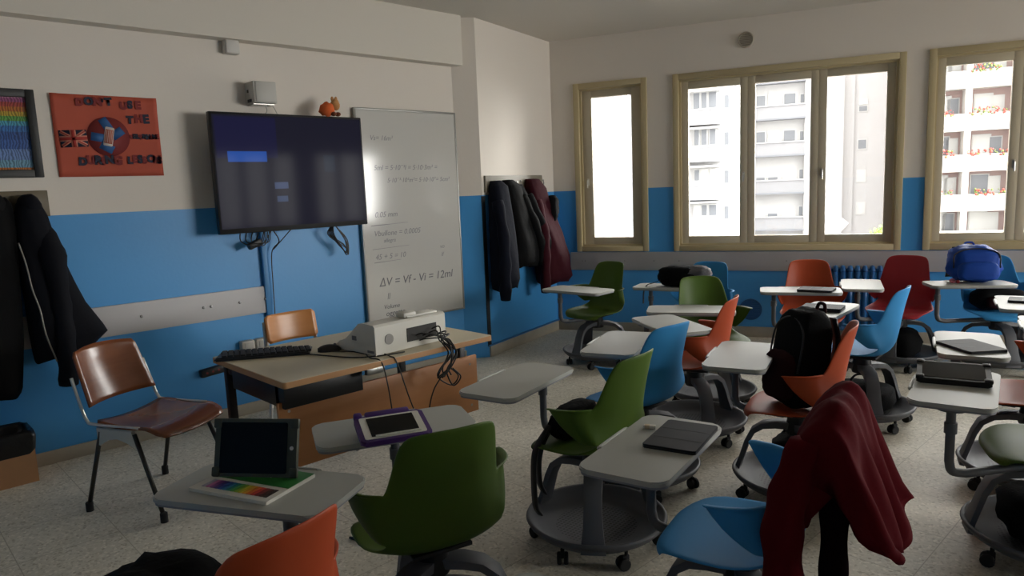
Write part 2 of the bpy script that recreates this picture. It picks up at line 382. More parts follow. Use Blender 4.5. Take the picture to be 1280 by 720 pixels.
# B: block with rounded balconies, left pane of the wide window
K = 8.0; root, xc = block('apartment_building', 'white block with rounded balconies in the left pane of the wide window', K, .9, 1.86, 14, 7, B_white)
for j, zw in enumerate((2.28, 1.935, 1.575, 1.235, .89)):
    u, v, z = OUT(1.0, zw, K); ur = OUT(1.70, zw, K)[0]; z += 15
    pts = [(u - xc - .5, -.0), (u - xc - .5, -1.15), (ur - xc - .5, -1.15), (ur - xc - .15, -1.0), (ur - xc, -.7), (ur - xc, 0)]
    MB().prism(pts, z - 1.85, z - .72).build('balcony', B_grey, root, sharp=30)
    MB().prism([(p[0] + (.06 if p[0] > 0 else 0), p[1] - .06) for p in pts], z - .78, z - .66).build('balcony_rail', B_white, root, sharp=30)
    MB().prism(pts, z + .62, z + .75).build('slab', B_white, root, sharp=30)
    for x, w in ((1.475, .34), (1.545, .38), (1.625, .42)):
        pane(root, xc, K, x, zw + .005, w * (1.0 if (j + int(x * 100)) % 3 else 1.3), 1.15 if j < 2 else .8, B_glass if (j * 3 + int(x * 100)) % 4 else B_shut)
    pane(root, xc, K, 1.755, zw - .02, .30, .95)
# C: banded block in the middle pane
K = 9.6; root, xc = block('apartment_building', 'banded grey block filling the middle pane of the wide window', K, 1.80, 2.525, 17, 8, B_white)
x0, x1 = OUT(1.80, 0, K)[0] - xc, OUT(2.44, 0, K)[0] - xc
for j, zw in enumerate((2.56, 2.235, 1.905, 1.56, 1.22, .88)):
    z = OUT(0, zw, K)[2] + 15
    MB().box(((x0 + x1) / 2, -.45, z - 1.12), (x1 - x0, .9, 1.05)).build('parapet', B_grey, root, sharp=30)
    MB().box(((x0 + x1) / 2, -.5, z - 1.72), (x1 - x0 + .1, 1.06, .14)).build('ledge', B_band, root, sharp=30)
    MB().box(((x0 + x1) / 2, -.5, z - .56), (x1 - x0 + .1, 1.02, .09)).build('coping', B_white, root, sharp=30)
    for q, (x, w) in enumerate(((1.90, .55), (2.06, .9), (2.17, 1.0), (2.31, 1.15))):
        low = j > 2
        pane(root, xc, K, x, zw - (.045 if low else 0), w * .8, .35 if low else .9, B_glass if (j * 2 + q) % 5 not in (1, 4) else B_shut)
    pane(root, xc, K, 2.415, zw - .01, .28, .8)
MB().box((OUT(2.475, 0, K)[0] - xc, -.3, 16), (.7, .6, 32)).build('corner_pier', B_white, root, sharp=30)
# D: plain block with one column of small windows, right pane
K = 9.8; root, xc = block('apartment_building', 'plain pale block with one column of small windows in the right pane', K, 2.57, 3.16, 12.4, 8, B_white)
MB().box((OUT(2.66, 0, K)[0] - xc, -.6, 13.5), (1.9, 1.2, 27)).build('stair_tower', B_white, root, sharp=30)
MB().box((OUT(2.80, 0, K)[0] - xc, -.15, 13.4), (.9, .3, 26.8)).build('pilaster', B_white, root, sharp=30)
for j, zw in enumerate((2.12, 1.81, 1.51, 1.22)):
    o = pane(root, xc, K, 2.915, zw - (.02 if j < 2 else 0), .62, .42 if j == 0 else (.75 if j == 1 else .95), B_glass if j < 2 else B_shut)
    if j == 0: MB().box((OUT(2.915, 0, K)[0] - xc, -.08, OUT(0, zw + .04, K)[2] + 15), (.7, .12, .5)).build('shutter', B_shut, root, sharp=30)
# slanted external stair at its foot
u, v, z = OUT(2.70, 1.0, 6.5)
root = thing('fire_stair', 'white slanting outdoor stair low in the right pane', 'stair', PC + WD * u + WN * v + Vector((0, 0, z)), WA)
for d in (-.25, .25): MB().box((0, d, 0), (1.9, .08, .42), rot=Matrix.Rotation(R_(-50), 3, 'Y')).build('stringer', B_bright, root, sharp=30)
mb = MB()
for i in range(7): mb.box((-.5 + i * .17, 0, -.6 + i * .2), (.22, .5, .04))
mb.build('treads', B_grey, root, sharp=30)
MB().box((.0, 0, (-15 - z) / 2 - .3), (.35, .4, 15 + z - .6)).build('support', B_grey, root, sharp=30)
# E: flats with recessed loggias and red plants, behind the right-hand window
K = 9.0; root, xc = block('apartment_building', 'cream flats with recessed balconies and red flowers behind the right window', K, 3.30, 4.95, 16, 8, B_pink)
x0, x1 = OUT(3.30, 0, K)[0] - xc, OUT(4.95, 0, K)[0] - xc
flower = mat('geranium', '#b0574d', 0.8, var=0.4, vscale=6); leafm = mat('balcony_leaves', '#7a8a4e', 0.8)
for j, zw in enumerate((2.57, 2.245, 1.90, 1.565, 1.235, .93)):
    z = OUT(0, zw, K)[2] + 15
    MB().box(((x0 + x1) / 2, -.7, z - .35), (x1 - x0, 1.4, .28)).build('slab', B_bright, root, sharp=30)
    MB().box(((x0 + x1) / 2, -1.35, z + .28), (x1 - x0, .10, 1.0)).build('parapet', B_bright, root, sharp=30)
    for q, x in enumerate((3.52, 3.60, 3.82, 3.92, 4.2, 4.35, 4.7)):
        pane(root, xc, K, x, zw + .16 - (q % 2) * .02, .75 if q % 2 else 1.1, 1.5, B_glass if (q + j) % 3 == 0 else B_shut, name='window')
    if 0 < j < 5:
        for q, x in enumerate((3.56, 3.74, 3.80, 3.86, 3.97)):
            if (q + j) % 4 == 1 and j != 2: continue
            u = OUT(x, 0, K)[0] - xc; mb = MB()
            for _ in range(16):
                p = Vector((u + random.uniform(-.4, .4), -1.42 + random.uniform(-.1, .1), z + .78 + random.uniform(-.12, .38))); mb.mi = 0 if random.random() < .62 else 1
                s = random.uniform(.05, .12); mb.box(p, (s * 1.5, s, s), rot=Matrix.Rotation(random.uniform(0, 3), 3, 'Y'))
            mb.build('flower_box', [flower, leafm], root, sharp=0)
for x in (3.42, 3.69, 4.06, 4.5): MB().box((OUT(x, 0, K)[0] - xc, -.7, 15.5), (.42, 1.44, 31)).build('party_wall', B_bright, root, sharp=30)
# tree in the courtyard
leaf = mat('tree_leaves', '#7d9a3f', 0.7, var=0.35, vscale=2.0)
for q, (uw, zw, r, lb) in enumerate(((2.76, .83, .9, 'yellow-green courtyard tree top below the column of windows'), (3.12, .88, 1.2, 'green courtyard tree top at the lower right corner of the wide window'))):
    u, v, z = OUT(uw, zw, 6.9); root = thing('tree', lb, 'tree', PC + WD * u + WN * v + Vector((0, 0, -15)), WA, 'courtyard trees')
    mb = MB()
    for _ in range(900):
        d = Vector((random.gauss(0, 1), random.gauss(0, 1), random.gauss(0, 1))).normalized() * r * random.uniform(.45, 1.0) * (1 + .35 * noise.noise(Vector((_ * .3, q, 0))))
        c = Vector((0, 0, z + 15)) + d; a = Vector((random.gauss(0, 1), random.gauss(0, 1), random.gauss(0, 1))).normalized(); b = a.orthogonal().normalized(); s = random.uniform(.12, .22)
        mb.F([mb.V(c + a * s), mb.V(c + b * s * .5), mb.V(c - a * s), mb.V(c - b * s * .5)])
    mb.build('foliage', leaf, root, sharp=0)
    MB().tube([(0, 0, 0), (.1, 0, 8), (0, 0, z + 14.5)], [.22, .16, .06], 8).build('trunk', mat('bark', '#5b4a3a', 0.9), root, sharp=0)
# ------------------------------------------------------------------ things on the left wall (local x = along the wall, local -y = into the room)
def onwall(name, label, cat, y, z, group=None): return thing(name, label, cat, (XL, y, z), R_(90), group)


# television
t = onwall('television', 'wall-mounted black flat television beside the whiteboard', 'television', 2.41, 1.30)
TVW, TVH = 1.135, .80; ty = -.19
MB().box((0, ty + .02, TVH / 2), (TVW, .045, TVH), .006).build('case', mat('tv_case', '#101012', 0.35), t)
MB().box((0, ty + .055, TVH / 2), (TVW * .7, .05, TVH * .6), .01).build('rear_housing', M_black, t)
scr = mat('tv_screen', '#0c090d', 0.08, spec=0.016); st, sb = nodes_of(scr)
tcn = st.nodes.new('ShaderNodeTexCoord'); sp = st.nodes.new('ShaderNodeSeparateXYZ'); st.links.new(tcn.outputs['Object'], sp.inputs[0])


def band(t, out, lo, hi):
    a = t.nodes.new('ShaderNodeMath'); a.operation = 'GREATER_THAN'; a.inputs[1].default_value = lo; t.links.new(out, a.inputs[0])
    b = t.nodes.new('ShaderNodeMath'); b.operation = 'LESS_THAN'; b.inputs[1].default_value = hi; t.links.new(out, b.inputs[0])
    c = t.nodes.new('ShaderNodeMath'); c.operation = 'MULTIPLY'; t.links.new(a.outputs[0], c.inputs[0]); t.links.new(b.outputs[0], c.inputs[1]); return c.outputs[0]


def mul(t, a, b):
    c = t.nodes.new('ShaderNodeMath'); c.operation = 'MULTIPLY'; t.links.new(a, c.inputs[0]); t.links.new(b, c.inputs[1]); return c.outputs[0]


prev = None                                      # faint picture shown on the screen: dark violet page with a blue bar
def over(mask, col):
    global prev
    k = st.nodes.new('ShaderNodeMix'); k.data_type = 'RGBA'; st.links.new(mask, k.inputs[0])
    if prev is None: k.inputs[6].default_value = (0.006, 0.006, 0.011, 1)
    else: st.links.new(prev, k.inputs[6])
    k.inputs[7].default_value = col; prev = k.outputs[2]


X, Z = sp.outputs['X'], sp.outputs['Z']
over(mul(st, band(st, X, -.54, -.12), band(st, Z, .50, .77)), (0.006, 0.006, 0.020, 1))
over(mul(st, band(st, X, -.47, -.20), band(st, Z, .475, .545)), (0.008, 0.035, 0.16, 1))
over(mul(st, band(st, X, -.16, -.06), band(st, Z, .29, .335)), (0.025, 0.035, 0.07, 1))
over(mul(st, band(st, X, -.15, -.07), band(st, Z, .20, .24)), (0.02, 0.03, 0.06, 1))
over(mul(st, band(st, X, .23, .32), band(st, Z, .40, .52)), (0.007, 0.01, 0.018, 1))
st.links.new(prev, sb.inputs['Emission Color']); sb.inputs['Emission Strength'].default_value = 1.0
MB().box((0, ty - .004, TVH / 2 + .008), (TVW - .03, .004, TVH - .05)).build('screen', scr, t)
mb = MB(); mb.box((.0, ty + .11, .45), (.4, .12, .3), .005); mb.box((0, -.01, .45), (.3, .02, .4)); mb.build('wall_bracket', M_blackmetal, t)
# cables under the television
t = onwall('cable_bundle', 'tangled black adapter and leads hanging below the television on the left', 'cables', 2.13, 1.30)
mb = MB(); mb.box((-.02, -.10, -.085), (.10, .05, .045), .01, rot=Matrix.Rotation(R_(-22), 3, 'Y')); mb.build('adapter', M_black, t)
mb = MB(); random.seed(3)
for i in range(6):
    a = -.12 + i * .045; mb.tube(bez([(a, -.12, .02), (a * .8 - .02, -.11, -.06), (-.03 + i * .012, -.13, -.10 + (i % 2) * .02), (.02 + i * .012, -.12, -.07), (.05 + i * .01, -.12, .02)], 6), .0035, 6)
mb.build('lead', M_cable, t)
t = onwall('cable_bundle', 'coiled black cable hanging below the right side of the television', 'cables', 2.74, 1.30)
mb = MB()
for i in range(7):
    w = .03 + .008 * i; mb.tube(bez([(-.02, -.12, .02), (-w * .8, -.13 + .004 * i, -.06), (w * .9, -.12, -.14 - .014 * (i % 4)), (.05 + w * .5, -.13, -.20 - .012 * (i % 3)), (.07 + .01 * (i % 3), -.12, -.11), (.0, -.12, 0)], 6), .0033, 6)
mb.build('lead', M_cable, t)
t = onwall('cable_bundle', 'thin black leads dropping beside the blue cable conduit', 'cables', 2.25, .70)
mb = MB(); mb.tube(bez([(-.0, -.10, .61), (.05, -.08, .52), (.01, -.035, .44), (.005, -.02, .2), (.0, -.02, .0), (-.01, -.02, -.15)], 8), .004, 6); mb.tube(bez([(.14, -.12, .61), (.08, -.09, .54), (.02, -.04, .46)], 6), .0035, 6); mb.build('lead', M_cable, t)
o = MB().box((0, -.018, 0), (.036, .034, .62), .004).build('cable_conduit', mat('conduit_blue', '#3f7fb5', 0.5), None, (XL, 2.205, .99), R_(90)); tag(o, 'blue painted vertical cable conduit below the television', 'conduit')
# whiteboard
t = onwall('whiteboard', 'tall white writing board with faint handwritten sums', 'whiteboard', 3.525, .48)
BW, BH = .995, 1.71
M_wb = mat('whiteboard_enamel', '#c6c4be', 0.10, spec=0.5)
MB().box((0, -.022, BH / 2), (BW, .02, BH)).build('board', M_wb, t)
mb = MB()
for x in (-BW / 2, BW / 2): mb.box((x, -.02, BH / 2), (.018, .035, BH + .018), .006)
for z in (0, BH): mb.box((0, -.02, z), (BW, .035, .018), .006)
mb.build('frame', mat('board_frame', '#9b9a95', 0.4, 0.7), t)
M_ink = mat('marker_ink', '#8a888c', 0.7); M_ink2 = mat('marker_ink_dark', '#6c6b70', 0.7)
T0 = lambda x, z: TR((x, -.0325, z)) @ RX(90)
for x, z, sz, tx in ((-.38, 1.47, .055, 'Vs= 16m³'), (-.36, 1.235, .058, '5ml = 5·10⁻³l = 5·10·3m³ ='), (-.24, 1.135, .052, '5·10⁻³·10³m³= 5·10·10°= 5cm³'), (-.38, .86, .062, '0.05 mm'), (-.40, .71, .062, 'Vbullone = 0.0005'), (-.31, .655, .045, 'allegra'), (-.40, .52, .062, '45 + 5 = 10'), (.26, .56, .05, 'vo'), (.27, .49, .05, 'lf')):
    mb = MB(); mb.text(tx, sz, T0(x, z), 0.25, .0004, .0); mb.build('handwriting', M_ink, t, sharp=0)
for z in (.80, .61, .50): MB().box((-.24 if z > .55 else -.28, -.033, z), (.36 if z > .55 else .26, .001, .003), rot=Matrix.Rotation(R_(-1.5), 3, 'Y')).build('marker_line', M_ink, t, sharp=0)
for x, z, sz, tx in ((-.38, .30, .094, 'ΔV = Vf - Vi = 12ml'), (-.31, .20, .055, '||'), (-.35, .11, .05, 'Volume'), (-.335, .05, .062, 'oggetto')):
    mb = MB(); mb.text(tx, sz, T0(x, z), .2, .0004, .0002); mb.build('handwriting', M_ink2, t, sharp=0)
# poster
t = onwall('poster', 'orange hand-made poster reading Don\'t use the telephone during lessons', 'poster', 1.30, 1.70)
PW, PH = .585, .485
def psurf(x, z): return Vector((x, -.004 - .004 * abs(math.sin(x * 9 + z * 2)) - (.006 if (abs(x) > .26 and z > .42) else 0), z))
MB().grid(lambda a, b: psurf(-PW / 2 + a * PW, b * PH), 24, 12).build('sheet', mat('poster_card', '#b4503a', 0.75, var=0.12, vscale=5), t, solid=.001, sharp=0)
PT = lambda x, z, r=0: TR((x, -.0145, z)) @ RX(90) @ RZ(r)
M_navy = mat('poster_navy', '#1d1d33', 0.7); M_dred = mat('poster_red', '#7d1f1e', 0.7); M_pblue = mat('poster_blue', '#2c5a8f', 0.7); M_pwhite = mat('poster_white', '#cfc4bd', 0.6); M_pdk = mat('poster_disc', '#7e2a2a', 0.7)
def letters(word, x, z, s, pat, r=0, dx=None):
    mb = MB(); k = 0
    for ch in word:
        if ch == ' ': x += (dx or s * .74); continue
        mb.mi = 0 if pat[k % len(pat)] == 'n' else 1; mb.text(ch, s * (1 + .08 * ((k * 7) % 3 - 1)), PT(x, z + s * .05 * ((k * 5) % 3 - 1), r + ((k * 11) % 5 - 2) * 2), 0, .0006, .0045); x += (dx or s * .74) * (.45 if ch in "'I" else 1); k += 1
    mb.build('lettering', [M_navy, M_dred], t, sharp=0)
letters("DON'T", -.165, .425, .060, 'rnrnn', 0, .047); letters('USE', .075, .415, .060, 'rnr', 0, .044)
letters('THE', .105, .328, .066, 'nrn', 3, .048); letters('TELEPHONE', .112, .232, .032, 'rnnrnnrn', 2, .0190)
letters('DURING', -.185, .075, .066, 'nrnrnr', -1, .042); letters('LESSONS', .085, .082, .060, 'nrnrnrn', 1, .029)
mb = MB(); mb.lathe([(0, -.010), (.118, -.010), (.118, -.0095)], 36, (-.005, 0, .24), ax='y'); mb.build('disc', M_pdk, t, sharp=0)
mb = MB()
for x, z, r in ((-.065, .235, 10), (.045, .26, -35), (-.015, .315, 60), (-.02, .175, 30)): mb.box((x, -.0115, z), (.075, .001, .05), rot=Matrix.Rotation(R_(r), 3, 'Y'))
mb.build('blue_shards', M_pblue, t, sharp=0)
mb = MB(M=TR((-.005, -.0135, .24)) @ RY(12)); mb.mi = 0; mb.prism([(x, z) for x, z in rrect(.052, .115, .008)], -.0006, .0006, RX(90)); mb.mi = 1; mb.box((0, -.001, 0), (.044, .001, .085))
mb.mi = 0
for i in range(4): mb.box((-.015 + i * .010, -.0016, 0), (.002, .0006, .075))
mb.build('telephone_picture', [M_pwhite, mat('poster_salmon', '#b0604c', 0.7)], t, sharp=0)
mb = MB(M=TR((-.195, -.0125, .225)) @ RY(-3)); mb.mi = 0; mb.box((0, 0, 0), (.145, .001, .10)); mb.mi = 1
for a in (33, -33): mb.box((0, -.0008, 0), (.155, .0006, .018), rot=Matrix.Rotation(R_(a), 3, 'Y'))
mb.mi = 1; mb.box((0, -.0012, 0), (.145, .0006, .032)); mb.box((0, -.0012, 0), (.032, .0006, .10)); mb.mi = 2
for a in (33, -33): mb.box((0, -.0011, 0), (.155, .0006, .006), rot=Matrix.Rotation(R_(a), 3, 'Y'))
mb.box((0, -.0016, 0), (.145, .0006, .018)); mb.box((0, -.0016, 0), (.018, .0006, .10)); mb.build('flag_picture', [M_navy, mat('flag_salmon', '#c07a66', 0.7), mat('flag_red', '#a13028', 0.7)], t, sharp=0)
# framed picture
t = onwall('framed_picture', 'black framed picture of rainbow rows at the left edge', 'picture', .56, 1.70)
mb = MB(); FW, FH, ft = .74, .495, .045
for x in (-FW / 2 + ft / 2, FW / 2 - ft / 2): mb.box((x, -.015, FH / 2), (ft, .03, FH), .004)
for z in (ft / 2, FH - ft / 2): mb.box((0, -.015, z), (FW - 2 * ft, .03, ft), .004)
mb.build('frame', mat('picture_frame', '#1d1d1c', 0.5), t)
m = mat('rainbow_print', (0.5, 0.5, 0.5), 0.3); tt, b = nodes_of(m); tcn = tt.nodes.new('ShaderNodeTexCoord'); sp = tt.nodes.new('ShaderNodeSeparateXYZ'); tt.links.new(tcn.outputs['Object'], sp.inputs[0])
wv = tt.nodes.new('ShaderNodeTexWave'); wv.inputs['Scale'].default_value = 22; wv.inputs['Distortion'].default_value = 9; wv.inputs['Detail'].default_value = 3; tt.links.new(tcn.outputs['Object'], wv.inputs['Vector'])
mr = tt.nodes.new('ShaderNodeMapRange'); mr.inputs['From Min'].default_value = .03; mr.inputs['From Max'].default_value = .465; tt.links.new(sp.outputs['Z'], mr.inputs['Value'])
cr = tt.nodes.new('ShaderNodeValToRGB'); cr.color_ramp.interpolation = 'CONSTANT'; E_ = cr.color_ramp.elements; E_[0].position = 0; E_[0].color = lin('#b06a2c'); E_[1].position = .95; E_[1].color = lin('#b58097')
for p, c in ((.06, '#6d9ab0'), (.16, '#6a86b8'), (.30, '#3f5f9e'), (.42, '#37558f'), (.52, '#3b6fae'), (.60, '#4d9ab5'), (.66, '#5f9a4a'), (.72, '#b59a35'), (.78, '#b56a30'), (.84, '#a8473f'), (.90, '#96507a')): cr.color_ramp.elements.new(p).color = lin(c)
tt.links.new(mr.outputs[0], cr.inputs[0]); k = tt.nodes.new('ShaderNodeMix'); k.data_type = 'RGBA'; k.blend_type = 'MULTIPLY'; wr = tt.nodes.new('ShaderNodeMapRange'); wr.inputs['To Min'].default_value = .45; wr.inputs['To Max'].default_value = 1.25; tt.links.new(wv.outputs['Fac'], wr.inputs['Value'])
k.inputs[0].default_value = 1; tt.links.new(cr.outputs[0], k.inputs[6]); tt.links.new(wr.outputs[0], k.inputs[7]); tt.links.new(k.outputs[2], b.inputs['Base Color'])
MB().box((0, -.006, FH / 2), (FW - 2 * ft + .01, .008, FH - 2 * ft + .01)).build('print', m, t)
# wall boxes
o = thing('junction_box', 'small white junction box under the ceiling beam', 'box', (XL, 2.10, 2.505), R_(90))
MB().box((0, -.03, .045), (.10, .06, .095), .008).build('housing', mat('box_white', '#cfcbc4', 0.5), o); mb = MB(); mb.box((0, -.062, .045), (.09, .006, .085), .003); mb.lathe([(0, -.067), (.004, -.067), (.004, -.064)], 8, (-.036, 0, .012), ax='y'); mb.lathe([(0, -.067), (.004, -.067), (.004, -.064)], 8, (.036, 0, .012), ax='y'); mb.build('lid', mat('box_white', '#cfcbc4', 0.5), o)
o = thing('network_box', 'pale grey equipment box above the television', 'box', (XL, 2.265, 2.175), R_(90)); bx = mat('box_grey', '#bdbab3', 0.5)
MB().box((0, -.07, .075), (.165, .14, .145), .006).build('housing', bx, o); mb = MB(); mb.box((.0, -.144, .077), (.14, .010, .135), .006); mb.build('lid', bx, o); MB().box((-.084, -.05, .085), (.004, .02, .02)).build('socket', M_black, o); MB().box((-.084, -.07, .02), (.004, .06, .02)).build('socket', M_black, o)
mb = MB(); mb.box((.0, -.06, -.003), (.15, .10, .006)); mb.build('shelf_bracket', M_steel, o); mb = MB(); mb.tube(bez([(.02, -.08, -.005), (.03, -.08, -.04), (.02, -.06, -.07)], 5), .003, 6); mb.tube(bez([(.06, -.05, .03), (.10, -.04, -.01), (.13, -.04, -.07)], 5), .003, 6); mb.build('lead', mat('white_cable', '#b5b0a8', 0.5), o)
for i, (y, lb) in enumerate(((2.02, 'left grey wall socket behind the keyboard'), (2.125, 'right grey wall socket behind the keyboard'))):
    o = thing('wall_socket', lb, 'socket', (XL, y, .455), R_(90), 'grey wall sockets'); MB().box((0, -.03, .04), (.095, .06, .085), .010).build('housing', mat('socket_grey', '#b9b5ab', 0.5), o); MB().box((0, -.063, .045), (.06, .006, .05), .002).build('cover', mat('socket_cover', '#a5a29b', 0.35), o)
o = thing('power_strip', 'black power strip with red switches on the wall by the desk', 'power strip', (XL, 1.78, .34), R_(90)); MB().box((0, -.025, .03), (.20, .05, .055), .01, rot=Matrix.Rotation(R_(-5), 3, 'Y')).build('housing', M_black, o)
mb = MB()
for i in range(4): mb.lathe([(0, -.053), (.008, -.053), (.008, -.049)], 10, (-.06 + i * .04, 0, .026 + i * .004), ax='y')
mb.build('switch', mat('red_switch', '#7a1f22', 0.4), o)
# toy on the television
t = thing('soft_toy', 'small orange and tan soft toy sitting on top of the television', 'toy', (XL + .18, 2.735, 2.10), R_(90))
def blob(mb, c, r, n=10, nz=0.0): 
    rows = []
    for j in range(n + 1):
        a = PI * j / n; rr = max(math.sin(a), .02); q = []
        for k in range(14):
            b = 2 * PI * k / 14; d = Vector((math.cos(b) * rr * r[0], math.sin(b) * rr * r[1], -math.cos(a) * r[2])); d *= 1 + nz * noise.noise(d * 40); q.append(Vector(c) + d)
        rows.append(q)
    mb.loops(rows); return mb
blob(MB(), (-.03, 0, .05), (.055, .05, .05), nz=.3).build('body', mat('toy_orange', '#d8622b', 0.9), t, sharp=0); blob(MB(), (.035, -.01, .085), (.035, .035, .04), nz=.2).build('head', mat('toy_tan', '#c08a55', 0.9), t, sharp=0)
mb = MB(); blob(mb, (.02, 0, .125), (.012, .008, .02)); blob(mb, (.05, 0, .125), (.012, .008, .02)); mb.build('ears', mat('toy_tan', '#c08a55', 0.9), t, sharp=0); mb = MB(); blob(mb, (.04, -.03, .015), (.02, .025, .016)); blob(mb, (.0, -.04, .015), (.02, .025, .016)); mb.build('feet', mat('toy_brown', '#6d3b22', 0.9), t, sharp=0)
# fan grille and round vent on the window wall, radiator
o = thing('wall_vent', 'round brown ventilation grille high above the wide window', 'vent', PC + WD * 1.925 + Vector((0, 0, 2.80)), WA)
mb = MB(); mb.lathe([(.0, 0), (.072, 0), (.072, -.012), (.062, -.018), (.058, -.010), (0, -.010)], 28, ax='y'); mb.build('rim', mat('vent_brown', '#b0a696', 0.6), o); mb = MB()
for i in range(-3, 4): mb.box((0, -.013, i * .015), (2 * math.sqrt(.056 ** 2 - (i * .015) ** 2), .006, .006))
mb.build('louvres', mat('vent_dark', '#877e70', 0.6), o)
o = thing('wall_vent', 'round dark blue ventilation grille low on the blue wall', 'vent', PC + WD * 1.98 + Vector((0, 0, .27)), WA); vb = mat('vent_blue', '#235a91', 0.5)
mb = MB(); mb.lathe([(.0, 0), (.105, 0), (.105, -.010), (.095, -.014), (.090, -.007), (0, -.007)], 30, ax='y'); mb.build('rim', vb, o); mb = MB()
for i in range(-4, 5): mb.box((0, -.010, i * .019), (2 * math.sqrt(.09 ** 2 - (i * .019) ** 2), .006, .008))
mb.build('louvres', vb, o)
o = thing('radiator', 'blue painted column radiator below the wide window', 'radiator', PC + WD * 2.90 + WN * -.10 + Vector((0, 0, 0)), WA); rb = mat('radiator_blue', '#2b66a3', 0.35)
for i in range(9):
    mb = MB(); x = -.24 + i * .06
    for yy in (-.035, .035): mb.tube([(x, yy, .16), (x, yy, .66)], .022, 10)
    mb.tube(bez([(x, -.035, .66), (x, -.02, .69), (x, .02, .69), (x, .035, .66)], 4), .022, 8); mb.tube(bez([(x, -.035, .16), (x, -.02, .135), (x, .02, .135), (x, .035, .16)], 4), .022, 8); mb.build('column', rb, o, sharp=0)
for z in (.67, .155): MB().tube([(-.29, 0, z), (.29, 0, z)], .016, 8).build('pipe', rb, o, sharp=0)
for x in (-.24, .24): MB().tube([(x, 0, .14), (x, 0, 0)], .012, 8).build('foot', rb, o, sharp=0)
mb = MB(); mb.tube([(.29, 0, .67), (.37, 0, .67)], .014, 8); mb.lathe([(0, 0), (.022, 0), (.022, .05), (.0, .05)], 12, (.36, 0, .68)); mb.build('valve', M_white, o, sharp=30)
# ------------------------------------------------------------------ teacher's desk
M_beech = wood('beech_laminate', '#bd8454', '#ae7445', 0.42, 2.2, 'Y'); M_edge = mat('beech_edge', '#b98a5c', 0.45); M_top = mat('desk_top_laminate', '#d0c5aa', 0.45, var=0.05, vscale=6)
DX0, DX1, DY0, DY1, DZ = -3.585, -2.80, 1.30, 2.50, .745
t = thing('teacher_desk', 'large teacher desk with beige top and beech front panel', 'desk', ((DX0 + DX1) / 2, (DY0 + DY1) / 2, 0))
dw, dl = DX1 - DX0, DY1 - DY0
MB().prism(rrect(dw - .006, dl - .006, .015), DZ - .026, DZ).build('tabletop', M_top, t); MB().prism(rrect(dw, dl, .016), DZ - .028, DZ - .002).build('edge_band', M_edge, t)
for x in (-dw / 2 + .05, dw / 2 - .16):
    for y in (-dl / 2 + .06, dl / 2 - .10):
        mb = MB(); mb.box((x, y, (DZ - .028) / 2 + .01), (.04, .04, DZ - .048), .004); mb.box((x, y, .012), (.05, .05, .024), .006); mb.build('leg', M_blackmetal, t)
MB().box((dw / 2 - .128, .0, .467), (.018, 1.16, .315), .002).build('front_panel', M_beech, t)
mb = MB()
for y in (-.53, .53):
    for z in (.35, .58): mb.lathe([(0, .010), (.007, .010), (.007, .0)], 10, (dw / 2 - .128, y, z), ax='x')
mb.build('screws', M_steel, t)
dr = MB().box((.02, -.36, .655), (.56, .40, .115), .004).build('drawer_box', M_blackmetal, t)
mb = MB(); mb.box((-.275, -.36, .655), (.016, .38, .10), .004); mb.box((-.29, -.36, .655), (.015, .10, .015), .004); mb.build('drawer_front', M_blackmetal, dr)
mb = MB()
for y in (-dl / 2 + .06, dl / 2 - .10): mb.box((-.05, y, .685), (dw - .26, .03, .05))
mb.box((dw / 2 - .16, 0, .69), (.03, dl - .2, .03)); mb.build('under_frame', M_blackmetal, t)
mb = MB(); mb.box((dw / 2 - .03, -.13, .70), (.025, .10, .035), .004); mb.build('latch', M_steel, t)
# keyboard, mouse, leads
t = thing('keyboard', 'black computer keyboard at the left end of the desk', 'keyboard', (-3.39, 1.49, DZ), R_(57))
MB().prism([(-.225, -.075), (.225, -.075), (.225, .075), (-.225, .075)], 0, .018, bev=.006).build('case', M_black, t); mb = MB()
for r in range(6):
    for k in range(15 if r else 12): mb.box((-.20 + k * .0286 + (.004 * r if r > 1 else 0), .058 - r * .0225, .022), (.024, .018, .010), .002)
mb.build('keys', mat('key_black', '#1b1b1d', 0.5), t)
t = thing('mouse', 'black computer mouse at the end of the keyboard', 'mouse', (-3.20, 1.745, DZ), R_(60)); mb = MB(); rows = []
for j in range(9):
    a = -1 + 2 * j / 8; w = .031 * math.sqrt(max(.05, 1 - abs(a) ** 2.6)); h = .036 * math.sqrt(max(.04, 1 - (a * .9 + .05) ** 2)); rows.append([(a * .058, w * math.cos(th), .0 + max(0, h * math.sin(th))) for th in [PI * k / 10 for k in range(11)]])
mb.loops(rows); mb.build('shell', M_black, t, sharp=60); mb = MB(); mb.lathe([(0, -.004), (.009, -.004), (.009, .004), (0, .004)], 12, (.028, 0, .030), ax='y'); mb.build('wheel', M_grey, t)
t = thing('cable_bundle', 'thin dark leads running along the desk top from the mouse', 'cables', (-3.0, 1.8, DZ))
for pts in ([(-.16, -.06, .004), (-.08, .0, .004), (.04, .02, .004), (.08, .10, .004), (.06, .16, .004)], [(-.31, -.20, .004), (-.14, -.14, .004), (.05, -.06, .004), (.13, .06, .004), (.15, .16, .004)], [(-.22, .06, .004), (-.05, .04, .004), (.12, -.02, .004), (.19, -.01, -.0), (.212, .0, -.06), (.215, .02, -.22), (.23, .02, -.40)], [(.05, .08, .004), (.17, .06, .004), (.208, .07, -.02), (.22, .12, -.20), (.23, .16, -.33)]):
    MB().tube(bez(pts, 8), .0032, 6).build('lead', M_cable, t, sharp=0)
